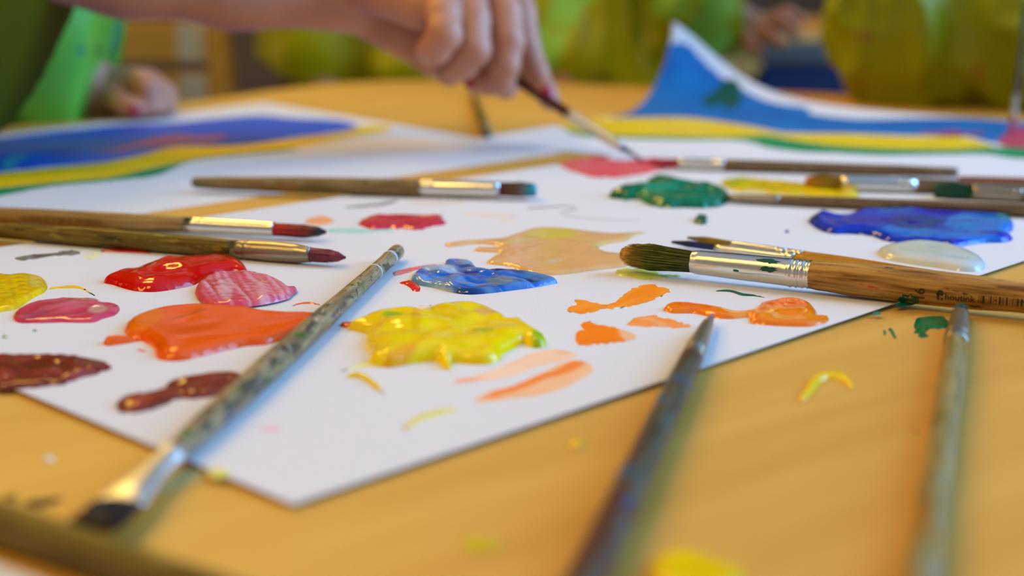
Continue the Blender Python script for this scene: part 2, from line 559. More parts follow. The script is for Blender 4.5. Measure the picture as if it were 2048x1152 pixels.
KA = np.array((-.035, .895)); EA = np.array((.60, .80)); EB = np.array((.80, -.60))
def lift_right(U, V):
    u = U * .297; v = V * .42
    th = 1.40 * np.exp(-v / .035) + math.radians(4) * np.exp(-(v / .45) ** 2)
    u0 = .19 + 0 * v
    d = np.clip(u - u0, 0, None)
    R = .107 / th
    a = d / R
    return R * np.sin(a) - d, R * (1 - np.cos(a))
blue_r = C3([(60, 560), (150, 430), (250, 270), (340, 215), (420, 210), (470, 260), (560, 350), (650, 410), (760, 470), (860, 500), (1000, 520), (1010, 545), (1130, 565), (1300, 575), (1600, 570), (1900, 575), (2150, 600), (2150, 680), (1900, 690), (1750, 655), (1500, 655), (1200, 645), (900, 640), (760, 615), (600, 590), (400, 568), (200, 572)])
yel_r = C3([(-200, 610), (-90, 585), (20, 575), (200, 570), (400, 570), (600, 592), (760, 620), (900, 645), (1200, 648), (1500, 660), (1750, 665), (1850, 690), (1900, 710), (1700, 722), (1400, 718), (1150, 705), (950, 680), (800, 655), (600, 665), (300, 660), (60, 660), (-80, 640)])
grn_r = C3([(-170, 620), (-80, 642), (60, 655), (300, 660), (600, 664), (800, 657), (950, 682), (1150, 706), (1400, 719), (1700, 723), (1900, 712), (2150, 730), (2150, 765), (2000, 765), (1850, 745), (1600, 748), (1350, 750), (1150, 740), (1000, 735), (820, 715), (680, 680), (400, 678), (60, 668), (-100, 655)])
sheet('child painting with one corner curled up, blue above a yellow stripe', [KA, KA + EA * .297, KA + EA * .297 + EB * .42, KA + EB * .42], .0007, lift_right, 180, 240,
      bands=[('blue_paint', (0, 88, 164), (4, 118, 186), blue_r), ('yellow_paint', (228, 190, 0), (240, 206, 16), yel_r), ('green_paint', (0, 128, 76), (26, 150, 90), grn_r),
             ('dark_green_paint', (4, 70, 58), (4, 84, 64), C3([(490, 480), (540, 455), (590, 395), (650, 385), (680, 430), (670, 510), (610, 530), (590, 500), (530, 520)])),
             ('red_paint', (170, 60, 90), (196, 70, 92), C3([(1920, 690), (1960, 650), (2000, 620), (2150, 620), (2150, 700), (2000, 715)])),
             ('red_paint', (130, 60, 120), (170, 66, 90), C3([(1520, 645), (1650, 640), (1720, 628), (1740, 645), (1850, 640), (1860, 652), (1700, 662)]))], cat='painting', name='painted_sheet')
_a, _b = np.array(P(-60, 1105)[:2]), np.array(P(75, 1158)[:2])
_d = (_b - _a) / np.hypot(*(_b - _a)); _n = np.array((_d[1], -_d[0]))
sheet('blank white sheet corner below the dark brush handle near the camera', [_a - _d * .1, _a + _d * .11, _a + _d * .11 + _n * .148, _a - _d * .1 + _n * .148], .0003, nu=6, nv=6)

# ------------------------------------------------------------------ dabs of paint
PAPER_C = np.array(lin((226, 224, 224)))
def dab(label, poly, rgb, h=.0012, wet=True, spots=(), streak=None, rag=0.0, z=ZP, res=.0011, edge=.003, rip=.35, rs=140, thin=0.0, step=5, name='paint_dab', group=None, seed=None):
    """poly in pixels; spots=(px,py,rx,ry,angle_deg,rgb,strength); streak=(angle_deg,amount,rgb); thin = paper showing through"""
    sd = seed if seed is not None else (sum(map(ord, label)) % 97) * .73
    pp = smooth_poly(poly, step)
    if rag:
        pp = [(x + rag * 5 * fbm(x * .13, y * .35, sd, 3), y + rag * 2.2 * fbm(x * .16 + 40, y * .35, sd, 3)) for x, y in pp]
    w = [P(x, y, z) for x, y in pp]
    out = np.array([(p.x, p.y) for p in w])
    lo, hi = out.min(0), out.max(0)
    n_est = (hi - lo).prod() / (res * res)
    if n_est > 14000:
        res *= math.sqrt(n_est / 14000)
    gx = np.arange(lo[0], hi[0], res); gy = np.arange(lo[1], hi[1], res * .87)
    pts = np.array([(x + (res * .5 if j % 2 else 0), y) for j, y in enumerate(gy) for x in gx])
    if len(pts):
        pts = pts[inside(pts, out)]
    if len(pts):
        pts = pts[seg_dist(pts, out) > res * .45]
    allp = [Vector((p[0], p[1])) for p in out] + [Vector((p[0], p[1])) for p in pts]
    n = len(out)
    v2, _, f2, *_r = delaunay_2d_cdt(allp, [], [list(range(n))], 1, 1e-7)
    V = np.array([(v.x, v.y) for v in v2])
    d = seg_dist(V, out)
    c0 = np.array(lin(rgb))
    zs = np.zeros(len(V)); cc = np.zeros((len(V), 3))
    pix = proj(np.column_stack([V, np.full(len(V), T + z)]))
    ca = None
    if streak:
        ang = math.radians(streak[0]); ca, sa = math.cos(ang), math.sin(ang); c_s = np.array(lin(streak[2]))
    for i in range(len(V)):
        e = min(1, d[i] / edge)
        prof = math.sqrt(max(0, 1 - (1 - e) ** 2))
        x, y = V[i]
        px, py = pix[i]
        hh = h * prof * (1 + rip * e * 1.6 * fbm(x * rs, y * rs * .7, sd, 2))
        c = c0 * (1 + .10 * fbm(x * 90, y * 90, sd + 5, 2))
        for (sx, sy, rx, ry, an, srgb, st) in spots:
            a_ = math.radians(an)
            dx, dy = px - sx, py - sy
            q = ((dx * math.cos(a_) + dy * math.sin(a_)) / rx) ** 2 + ((-dx * math.sin(a_) + dy * math.cos(a_)) / ry) ** 2
            q += .5 * fbm(px * .05, py * .1, sd + sx, 3)
            if q < 1.6:
                t = st * min(1, max(0, (1.25 - q) / .5))
                c = c * (1 - t) + np.array(lin(srgb)) * t
        if streak:
            # brush marks run along the streak angle (pixel space of the stroke)
            us = (px * ca + py * sa) * .010; vv = (-px * sa + py * ca) * .13
            s_ = fbm(us, vv + 1.2 * fbm(us * 2, vv * .3, sd + 3, 1), sd, 2)
            t = min(1, max(0, (s_ + .15) * 2.2)) * streak[1]
            c = c * (1 - t) + c_s * t
            hh *= 1 + .5 * s_ * e
        if thin:
            t = thin * min(1, max(0, .55 + 1.3 * fbm(px * .03, py * .14, sd + 11, 3)))
            c = c * (1 - t) + PAPER_C * t
        zs[i] = max(hh, 0); cc[i] = np.clip(c, 0, 1)
    vs_ = np.column_stack([V, T + z + zs + .00008 * (d > 0)])
    o = mesh_obj(name, vs_, [f for f in f2 if len(f) >= 3], M['wet'] if wet else M['dry'], cols=cc)
    me = o.data
    if me.polygons and sum(p.normal.z for p in me.polygons) < 0:
        me.flip_normals()
    return tag(o, label, 'paint', group)

def dot(label, x, y, rx, ry, rgb, h=.0004, wet=True, z=ZP, **k):
    n = 9
    r = random.Random(int(x * 7 + y))
    return dab(label, [(x + rx * (1 + .25 * r.uniform(-1, 1)) * math.cos(2 * math.pi * i / n), y + ry * (1 + .25 * r.uniform(-1, 1)) * math.sin(2 * math.pi * i / n)) for i in range(n)],
               rgb, h, wet, z=z, res=.0008, edge=.001, step=4, name='paint_spot', **k)

def stroke(label, path, w, rgb, h=.0004, wet=True, z=ZP, **k):
    """a thin brush mark along a pixel path, w = half widths in pixels"""
    pp = smooth_poly(path, 6, closed=False)
    n = len(pp); L, R = [], []
    for i, (x, y) in enumerate(pp):
        x0, y0 = pp[max(0, i - 1)]; x1, y1 = pp[min(n - 1, i + 1)]
        dx, dy = x1 - x0, y1 - y0
        q = math.hypot(dx, dy) or 1
        t = i / max(1, n - 1) * (len(w) - 1)
        a = int(min(t, len(w) - 2)); ww = w[a] + (w[a + 1] - w[a]) * (t - a)
        L.append((x - dy / q * ww, y + dx / q * ww * .8)); R.append((x + dy / q * ww, y - dx / q * ww * .8))
    return dab(label, L + R[::-1], rgb, h, wet, z=z, res=.0008, edge=.0015, step=50, name='paint_stroke', **k)

def all_dabs():
    dab('glossy scarlet paint blob touching the pink swirl', C4([(605, 540), (680, 505), (760, 490), (850, 460), (950, 430), (1050, 420), (1150, 408), (1280, 410), (1380, 420), (1430, 450), (1450, 480), (1440, 495), (1400, 490), (1330, 490), (1250, 505), (1190, 525), (1150, 550), (1100, 565), (1000, 585), (900, 597), (800, 593), (720, 575), (660, 555)]),
        (218, 10, 2), .0032, rip=.5, rs=90, edge=.006, spots=[(440, 528, 30, 6, 0, (170, 40, 20), .6), (300, 552, 30, 8, -10, (226, 30, 14), .5)])
    dab('pink paint swirled with white beside the scarlet blob', C4([(1140, 590), (1160, 555), (1210, 520), (1290, 500), (1400, 490), (1500, 498), (1590, 520), (1660, 555), (1700, 580), (1735, 575), (1740, 595), (1715, 612), (1690, 635), (1600, 660), (1480, 680), (1350, 690), (1260, 690), (1190, 665), (1150, 625)]),
        (222, 78, 100), .0018, streak=(52, .75, (244, 190, 202)), rip=.3, spots=[(425, 577, 26, 9, 40, (214, 60, 62), .8), (480, 612, 60, 6, 0, (226, 60, 92), .5), (450, 590, 14, 22, -20, (240, 210, 215), .5)], z=ZP + .0006)
    dab('rose pink paint smear at the left edge above the brown dab', C4([(75, 750), (85, 720), (130, 690), (200, 665), (300, 648), (420, 645), (520, 642), (590, 650), (600, 668), (660, 670), (700, 685), (700, 705), (670, 735), (600, 755), (550, 775), (460, 778), (350, 776), (230, 780), (130, 780), (90, 770)]),
        (216, 62, 92), .0012, streak=(-12, .5, (226, 128, 140)), spots=[(195, 625, 18, 8, -10, (222, 170, 150), .8), (70, 638, 30, 5, -15, (170, 70, 100), .7), (150, 603, 40, 4, 0, (220, 40, 50), .7)])
    dab('yellow paint combed in ridges at the left edge of the palette', C4([(-40, 510), (60, 508), (150, 498), (220, 510), (265, 530), (280, 565), (260, 600), (200, 630), (150, 665), (90, 700), (30, 710), (-40, 712)]),
        (252, 208, 6), .0014, streak=(75, .7, (220, 172, 40)), spots=[(70, 565, 16, 18, 0, (240, 222, 120), .6)])
    stroke('thin yellow trail running right from the ridged yellow paint', C4([(290, 578), (350, 572), (410, 568), (470, 572), (510, 592), (555, 618)]), [2, 1.4, 3, 3, 2, 1], (240, 196, 30), wet=False)
    dab('large glossy orange paint puddle with a drip on its left', C4([(725, 830), (735, 800), (780, 765), (860, 735), (970, 712), (1130, 703), (1300, 705), (1450, 715), (1560, 735), (1680, 745), (1800, 745), (1900, 760), (1940, 790), (1930, 812), (1890, 820), (1790, 830), (1680, 865), (1560, 905), (1440, 915), (1300, 945), (1180, 975), (1060, 1000), (970, 1000), (920, 985), (905, 960), (900, 930), (860, 900), (830, 885), (740, 898), (680, 908), (620, 912), (600, 900), (630, 883), (700, 882), (790, 880), (825, 870), (770, 860), (735, 845)]),
        (255, 98, 0), .0028, rip=.22, rs=45, edge=.005, spots=[(290, 655, 40, 18, -20, (255, 132, 0), .7), (380, 645, 40, 1.6, -14, (150, 90, 30), .6), (400, 710, 90, 10, -10, (255, 96, 0), .5)])
    dab('dark brown paint dab cut by the left edge, above bare table', C7([(-40, 45), (100, 35), (260, 30), (380, 40), (460, 55), (540, 65), (562, 85), (540, 105), (430, 140), (320, 175), (250, 185), (100, 198), (-40, 190)]),
        (122, 40, 30), .0014, streak=(4, .6, (176, 70, 58)), rag=2.5, rip=.4)
    dab('reddish brown paint stroke running under the paint-crusted brush', C7([(590, 285), (600, 260), (680, 230), (760, 225), (840, 205), (850, 180), (920, 150), (1050, 128), (1180, 125), (1240, 140), (1240, 190), (1100, 235), (1000, 250), (920, 250), (850, 280), (760, 310), (660, 322), (605, 315)]),
        (124, 50, 30), .0014, streak=(-18, .5, (170, 70, 48)), rag=3, rip=.4, spots=[(280, 810, 30, 10, -10, (196, 74, 40), .6)])
    dab('dark olive dry smear under the two brushes at left', C4([(80, 405), (130, 385), (200, 378), (300, 372), (380, 355), (470, 360), (470, 375), (380, 382), (290, 388), (200, 405), (110, 410)]), (74, 70, 42), .0003, False, rag=2, thin=.3)
    stroke('red smear showing under the olive brush handle', C4([(590, 358), (700, 358), (800, 362), (880, 370)]), [2, 3, 3, 1], (208, 40, 30))
    dab('pale yellow-green smudge right of the olive smear', C4([(480, 385), (530, 370), (575, 360), (585, 385), (560, 405), (500, 402)]), (232, 228, 120), .0002, False, thin=.6, rag=2)
    stroke('thin orange arc beside the paint-crusted brush', C4([(1710, 678), (1760, 665), (1820, 663), (1870, 672)]), [.8, 1.6, 1.6, 1], (240, 110, 50))
    stroke('small red fleck below the orange drip', C4([(800, 935), (830, 940), (855, 946)]), [1, 2.2, 1], (224, 90, 70), wet=False)
    dot('small teal fleck below the rose pink smear', 70, 661, 5, 2, (30, 160, 140))
    dot('teal fleck at the left border of the sheet', 10, 674, 6, 4, (20, 150, 120))
    dot('orange drop between the crusted brush and yellow blob', 700, 651, 26, 4.5, (240, 90, 30), .0008)
    # middle of the sheet
    dab('crimson paint dab just behind the row of brushes', C5([(195, 200), (220, 175), (300, 155), (420, 150), (530, 152), (630, 155), (700, 150), (690, 170), (715, 185), (690, 205), (620, 215), (560, 235), (480, 230), (400, 228), (300, 232), (230, 222)]),
        (214, 44, 74), .0014, rag=2, streak=(-2, .4, (204, 80, 70)), res=.0016, spots=[(735, 440, 20, 8, 0, (230, 110, 70), .5)])
    dot('orange smudge beside the red brush tip', 640, 442, 28, 9, (248, 160, 90), .0003, False, thin=.3)
    stroke('pale teal wash in front of the crimson dab', C5([(20, 240), (120, 240), (240, 242), (330, 238), (400, 240)]), [4, 6, 5, 3, 3], (150, 216, 200), .0002, wet=False, thin=.4)
    dab('wide peach paint puddle with yellow at its far side', C5([(700, 322), (790, 308), (900, 300), (1030, 290), (1120, 262), (1200, 235), (1310, 228), (1430, 235), (1560, 250), (1700, 262), (1850, 252), (1890, 245), (1800, 275), (1760, 300), (1650, 320), (1600, 340), (1650, 370), (1750, 385), (1800, 420), (1760, 450), (1640, 465), (1520, 480), (1400, 495), (1280, 500), (1180, 490), (1130, 465), (1050, 445), (950, 432), (960, 410), (1000, 390), (1020, 370), (940, 365), (870, 358), (880, 345), (960, 345), (1040, 340), (1000, 325), (900, 318), (780, 330), (710, 332)]),
        (240, 186, 118), .0012, rip=.12, spots=[(1110, 472, 62, 11, 0, (232, 208, 90), .95), (1190, 490, 46, 8, 10, (236, 200, 120), .6), (1040, 486, 40, 5, -10, (226, 206, 110), .7), (1200, 470, 50, 8, 0, (240, 190, 150), .7), (1110, 528, 20, 5, -10, (228, 206, 180), .6)])
    dab('blue paint streaked with white and navy at the sheet centre', C5([(500, 530), (520, 500), (560, 475), (640, 470), (700, 460), (700, 430), (760, 420), (850, 430), (880, 455), (910, 480), (1000, 490), (1110, 490), (1160, 500), (1280, 520), (1350, 535), (1360, 545), (1290, 560), (1200, 575), (1080, 590), (960, 605), (840, 612), (740, 600), (640, 575), (560, 560), (510, 545)]),
        (20, 100, 204), .0020, rip=.5, rs=120, streak=(9, .6, (120, 172, 222)), res=.0009,
        spots=[(880, 546, 44, 9, 8, (206, 222, 240), .9), (930, 530, 34, 10, 60, (130, 180, 216), .7), (1000, 549, 70, 6, 6, (10, 40, 124), .95), (930, 549, 26, 7, 20, (8, 40, 150), .9), (1000, 572, 30, 7, 0, (110, 132, 120), .9), (860, 575, 30, 8, 20, (120, 170, 220), .5), (1070, 568, 40, 5, -8, (16, 60, 130), .9), (950, 586, 60, 3.5, -4, (20, 60, 130), .9), (880, 584, 36, 6, 12, (224, 228, 234), .7)])
    dab('vermilion fleck at the left tip of the blue streaked paint', C5([(430, 545), (460, 540), (500, 530), (545, 555), (560, 575), (550, 595), (510, 590), (480, 560)]), (224, 44, 40), .0008, rag=1)
    stroke('faint red smear left of the blue streaked paint', C5([(400, 494), (470, 475), (560, 452), (650, 435)]), [5, 6, 3, 1], (226, 96, 90), .0003, wet=False, thin=.4)
    dab('thick glossy yellow paint blob in the middle of the palette', C5([(135, 815), (190, 790), (250, 760), (320, 745), (420, 745), (560, 735), (640, 715), (740, 700), (820, 695), (900, 705), (960, 720), (1010, 745), (1060, 770), (1080, 790), (1150, 790), (1195, 820), (1240, 850), (1290, 880), (1295, 910), (1260, 925), (1200, 920), (1160, 900), (1100, 930), (1040, 965), (1020, 1000), (960, 1020), (880, 1022), (740, 1015), (745, 1045), (720, 1057), (680, 1030), (650, 1005), (560, 1012), (470, 1025), (380, 1040), (300, 1030), (255, 1005), (265, 965), (240, 930), (235, 895), (250, 850), (200, 830)]),
        (255, 220, 0), .0040, rip=.55, rs=70, edge=.006, res=.0008,
        spots=[(785, 656, 22, 6, 0, (150, 196, 10), .9), (965, 684, 22, 6, 0, (180, 190, 10), .8), (1076, 690, 14, 10, 20, (140, 196, 20), .8), (972, 642, 26, 9, 0, (240, 190, 90), .8), (832, 668, 10, 26, 0, (240, 176, 0), .6), (800, 728, 36, 6, -14, (250, 150, 0), .7), (760, 645, 40, 6, -10, (246, 214, 40), .6), (900, 650, 40, 10, 0, (240, 196, 10), .6)])
    dab('dry peach brush marks behind the thick yellow blob', C5([(410, 715), (520, 685), (640, 672), (695, 680), (640, 705), (560, 725), (440, 735)]), (246, 208, 178), .0003, False, thin=.5, streak=(60, .5, (250, 226, 206)), rag=2)
    stroke('thin yellow tail at the near left of the thick yellow blob', C5([(90, 1060), (180, 1035), (270, 1015)]), [.8, 3, 7], (240, 236, 120), .0003, wet=False, thin=.4)
    dab('lime green dab below the big brush bristles', C5([(1690, 485), (1720, 465), (1800, 462), (1880, 465), (1900, 480), (1960, 482), (1950, 495), (2050, 500), (2080, 510), (1980, 515), (1860, 525), (1800, 510), (1720, 500)]), (206, 220, 60), .0006, rag=2, thin=.2)
    dab('orange fish-shaped stroke right of the blue streaked paint', C5([(1420, 710), (1430, 690), (1470, 665), (1450, 650), (1520, 645), (1560, 660), (1640, 665), (1700, 650), (1760, 600), (1830, 565), (1900, 553), (1960, 565), (2020, 590), (1960, 620), (1900, 650), (1820, 675), (1740, 690), (1650, 695), (1560, 715), (1470, 722)]),
        (255, 142, 6), .0005, False, rag=3.5, streak=(-24, .45, (252, 176, 70)), spots=[(1160, 620, 24, 8, -10, (255, 140, 10), .7)])
    dab('wedge-shaped orange dab above the two orange streaks', C5([(1465, 850), (1490, 825), (1510, 825), (1500, 790), (1530, 768), (1590, 785), (1680, 805), (1770, 830), (1825, 860), (1790, 880), (1720, 890), (1600, 905), (1470, 905), (1480, 880)]),
        (255, 134, 0), .0006, False, rag=3, spots=[(1260, 672, 22, 12, 10, (250, 196, 140), .9)], streak=(12, .3, (255, 124, 0)))
    dab('small pale orange dab left of the dark brush tip', C6([(120, 600), (160, 575), (220, 558), (300, 565), (380, 590), (440, 608), (380, 615), (280, 615), (180, 610)]), (255, 146, 14), .0005, False, rag=3.5, thin=.15, streak=(8, .4, (250, 196, 130)))
    dab('glossy orange dab with a long tail behind the dark brush tip', C6([(305, 530), (340, 512), (440, 515), (540, 525), (640, 545), (700, 545), (755, 535), (770, 510), (850, 492), (930, 487), (1000, 500), (1040, 530), (1050, 550), (1050, 570), (1105, 570), (1090, 595), (1020, 612), (920, 612), (800, 605), (725, 595), (720, 570), (650, 575), (560, 572), (460, 550), (350, 548)]),
        (255, 134, 0), .0016, rip=.5, rs=150, spots=[(1580, 612, 50, 8, -5, (250, 96, 10), .8), (1570, 640, 60, 8, 0, (255, 160, 40), .6), (1390, 620, 40, 6, 5, (252, 104, 0), .6), (1480, 632, 26, 6, 0, (253, 170, 70), .6)])
    stroke('dark green pen-like line above the glossy orange dab', C6([(560, 440), (630, 441), (690, 458), (740, 462), (795, 471)]), [.8, 2, 3, 1.6, .6], (0, 96, 84), .0004, wet=False)
    dab('pale orange streak, upper of the two below the yellow blob', C8([(15, 255), (60, 245), (150, 225), (260, 180), (380, 130), (470, 112), (560, 125), (585, 145), (520, 165), (420, 190), (320, 225), (220, 250), (100, 262), (30, 265)]),
        (252, 206, 168), .0002, False, rag=1, streak=(-22, .4, (250, 220, 196)), spots=[(935, 761, 34, 4, -4, (253, 150, 70), .9), (1130, 703, 26, 6, -5, (250, 180, 120), .7)])
    dab('bright orange streak, lower of the two below the yellow blob', C8([(115, 345), (190, 305), (300, 275), (420, 220), (530, 170), (600, 165), (650, 185), (655, 215), (600, 250), (500, 300), (400, 325), (280, 340), (170, 352)]),
        (252, 196, 146), .0003, False, rag=1, streak=(-24, .3, (252, 178, 116)), spots=[(1040, 772, 76, 10, -20, (255, 128, 4), .95), (1140, 736, 44, 9, -24, (255, 128, 4), .9)])
    stroke('yellow comma stroke at the near left of the yellow blob', C7([(1768, 140), (1830, 135), (1880, 160), (1920, 190), (1955, 224)]), [2, 4, 5, 5, 1], (246, 214, 10), .0012)
    stroke('thin yellow curved stroke near the front of the palette', [(808, 860), (830, 843), (868, 830), (912, 820)], [3, 4, 4, 1.5], (248, 218, 10), .0010)
    dot('faint pink smudge on the bare front of the palette', 545, 858, 24, 5, (240, 180, 190), .0001, False, thin=.5)
    dot('yellow stain at the near edge of the palette beside the brush ferrule', 437, 947, 24, 10, (232, 214, 60), .0002, False, thin=.2, z=ZP)
    # far half of the sheet
    dab('ultramarine paint pool turning sky blue at its right end', C6([(1005, 100), (1040, 75), (1080, 60), (1120, 75), (1180, 85), (1250, 65), (1330, 62), (1450, 55), (1560, 60), (1700, 70), (1850, 75), (1960, 85), (1995, 110), (1990, 150), (1960, 165), (1995, 185), (1960, 205), (1850, 210), (1750, 225), (1700, 232), (1600, 215), (1450, 208), (1380, 200), (1310, 175), (1200, 165), (1130, 165), (1070, 150), (1020, 120)]),
        (8, 52, 196), .0024, rip=.35, rs=70, res=.0013, edge=.005,
        spots=[(1960, 455, 70, 20, 0, (20, 130, 226), .95), (1880, 478, 120, 9, 4, (24, 120, 226), .95), (2010, 440, 16, 12, 0, (40, 170, 170), .9), (1680, 440, 20, 14, 0, (20, 90, 220), .6), (1830, 455, 60, 12, 0, (4, 30, 140), .8), (1790, 430, 40, 5, 0, (20, 110, 200), .8), (1630, 440, 10, 8, 30, (30, 40, 80), .8)])
    dab('translucent milky white paint pool beneath the blue pool', C6([(1340, 250), (1420, 225), (1520, 215), (1640, 222), (1750, 245), (1840, 285), (1862, 320), (1830, 345), (1740, 345), (1640, 330), (1500, 310), (1380, 285)]), (212, 214, 204), .0030, rip=.2, rs=50, edge=.008, spots=[(1930, 535, 50, 12, 15, (206, 224, 232), .6), (1800, 505, 60, 10, 0, (222, 218, 196), .6)])
    dab('thick emerald green paint heap right of the flat brush', C3([(45, 955), (100, 930), (200, 915), (220, 885), (300, 870), (370, 880), (400, 905), (510, 920), (600, 940), (620, 965), (600, 990), (520, 1005), (380, 1005), (300, 1005), (230, 985), (190, 965), (130, 965)]),
        (0, 120, 84), .0042, rip=.8, rs=70, res=.0016, edge=.006, rag=2, spots=[(1320, 395, 40, 8, -10, (30, 160, 120), .7), (1240, 394, 24, 5, 0, (20, 80, 50), .5)])
    dot('single dark green drop below the emerald heap', 1403, 441, 13, 9, (0, 96, 76), .0015)
    dab('yellow paint smear under the yellow-tipped brush', C3([(590, 880), (640, 865), (750, 870), (900, 885), (990, 890), (1100, 890), (1200, 910), (1245, 930), (1245, 960), (1100, 960), (960, 945), (850, 940), (720, 930), (640, 920), (610, 905)]),
        (244, 206, 6), .0016, rip=.5, res=.0016, rag=2, spots=[(1470, 370, 30, 10, 0, (190, 204, 20), .7), (1500, 388, 30, 4, 0, (240, 226, 180), .5)])
    dab('pink coral paint patch where the held brush dips', C2([(1515, 965), (1570, 945), (1640, 935), (1750, 920), (1850, 940), (1950, 940), (2050, 930), (2150, 940), (2230, 965), (2100, 1000), (2000, 1020), (1850, 1040), (1700, 1035), (1640, 1015), (1580, 1000)]),
        (226, 84, 92), .0010, False, rag=2, res=.0018, streak=(4, .4, (240, 136, 120)), spots=[(1290, 322, 44, 10, 5, (206, 40, 66), .9), (1140, 330, 24, 8, 0, (222, 60, 84), .8)])
    stroke('dark grey scribble behind the crimson dab', [(690, 415), (730, 412), (765, 408), (795, 401)], [1, 3, 4, 2], (120, 112, 100), .0002, wet=False, thin=.3)
    stroke('thin grey ring scribble at the far middle of the palette', [(1055, 417), (1100, 414), (1140, 412), (1150, 419), (1120, 424)], [2, 2, 1.5, 1.5, 1], (150, 142, 132), .0002, wet=False, thin=.3)
    stroke('long faint grey line before the emerald heap', [(1120, 430), (1190, 438), (1280, 441)], [1, 1, .6], (180, 176, 172), .0002, wet=False, thin=.3)
    stroke('faint peach scribble behind the peach puddle', [(930, 428), (980, 430), (1030, 432), (1000, 440), (1040, 446)], [3, 4, 3, 2, 1], (244, 214, 190), .0002, wet=False, thin=.4)
    stroke('faint beige smudge behind the crimson dab', [(825, 405), (870, 408), (930, 406)], [3, 4, 2], (226, 206, 186), .0002, wet=False, thin=.4)
    dot('tiny violet fleck between green drop and blue pool', 1574, 463, 5, 3.5, (120, 110, 190), .0003)
    stroke('green paint mark on the sheet edge under the stamped brush', C9([(1090, 85), (1140, 70), (1200, 60), (1260, 50)]), [2, 5, 6, 4], (0, 104, 92), .0008)
    dot('small green fleck on the sheet edge beside the glossy orange dab', 1752, 627, 9, 3, (20, 130, 110))
    # on the wooden table top
    zt = .0001
    stroke('bright yellow arched stroke on the bare table', C9([(375, 785), (420, 745), (470, 672), (530, 622), (600, 612), (690, 622), (740, 660), (765, 695)]), [6, 10, 12, 9, 7, 7, 7, 5], (255, 212, 0), .0012, z=zt)
    dab('green brushed dab on the table beside the green-tipped brush', C9([(1215, 240), (1225, 200), (1270, 170), (1340, 160), (1450, 165), (1480, 200), (1470, 245), (1330, 255), (1310, 280), (1330, 310), (1290, 320), (1260, 310), (1270, 285), (1220, 285), (1240, 260)]), (0, 112, 66), .0005, rag=2, z=zt, res=.0007, streak=(0, .3, (10, 140, 84)))
    stroke('upper teal fleck on the table near the sheet edge', C9([(1040, 250), (1060, 270), (1075, 300), (1090, 325)]), [3, 3.5, 3, 2], (10, 130, 96), .0004, z=zt)
    stroke('small teal fleck left of the larger one on the table', C9([(1000, 262), (1010, 280), (1005, 300)]), [1.5, 3, 1.5], (10, 130, 96), .0004, z=zt)
    dot('small yellow drop on the table below the palette edge', 1154, 888, 18, 7, (236, 196, 0), .0008, z=zt)
    dot('flat yellow smudge on the table near the bottom edge', 960, 1089, 42, 14, (214, 186, 20), .0003, False, z=zt)
    dab('large yellow puddle cut off by the bottom edge', C8([(905, 1160), (930, 1090), (1000, 1060), (1080, 1055), (1180, 1080), (1280, 1120), (1360, 1160), (1330, 1230), (1150, 1280), (980, 1240)]), (240, 204, 0), .0022, rip=.2, z=zt, edge=.004)
    dot('white paint drop on the table at lower left', 98, 917, 12, 6, (236, 232, 224), .0004, z=zt)
    stroke('dark brown mark on the table above the near brush handle', [(50, 1006), (80, 1008), (105, 1002), (124, 996)], [4, 9, 7, 2], (50, 36, 14), .0004, z=zt, wet=False)
    dot('brown smudge at the lower left border of the table', 24, 996, 14, 7, (120, 90, 30), .0003, z=zt, wet=False)
    dab('pale grey-green wet stain on the table right of the flat ferrule', [(300, 975), (340, 955), (375, 935), (420, 945), (400, 962), (360, 972), (330, 985)], (196, 176, 110), .0002, False, z=zt, rag=2)
    dot('dark speck on the table left of the right-hand brush', 1832, 863, 4, 3, (120, 84, 20), .0002, z=zt, wet=False)
all_dabs()

# ------------------------------------------------------------------ paint brushes
def loft(stations, n=20, cap0=True, cap1=True):
    vs_, fs = [], []
    for s, ry, rz in stations:
        for k in range(n):
            a = 2 * math.pi * k / n
            vs_.append((s, ry * math.cos(a), rz * math.sin(a)))
    for i in range(len(stations) - 1):
        for k in range(n):
            j = (k + 1) % n
            fs.append((i * n + k, i * n + j, (i + 1) * n + j, (i + 1) * n + k))
    if cap0:
        fs.append(list(range(n))[::-1])
    if cap1:
        fs.append([(len(stations) - 1) * n + k for k in range(n)])
    return vs_, [tuple(reversed(f)) for f in fs]

def densify(st, m=5):
    out = []
    for i in range(len(st) - 1):
        for k in range(m):
            t = k / m
            t2 = t * t * (3 - 2 * t)
            out.append((st[i][0] + (st[i + 1][0] - st[i][0]) * t, st[i][1] + (st[i + 1][1] - st[i][1]) * t2, st[i][2] + (st[i + 1][2] - st[i][2]) * t2))
    out.append(st[-1])
    return out

def ray_axis(px, py, A, D):
    """arc length along the axis A + s D nearest to the ray of a pixel, and its depth"""
    o = Vector((0, 0, T + H)); r = (Q(px, py, 1.0) - o)
    w = A - o
    a, b, c = D.dot(D), D.dot(r), r.dot(r)
    d, e = D.dot(w), r.dot(w)
    den = a * c - b * b
    s = (b * e - c * d) / den
    t = (a * e - b * d) / den
    return s, t

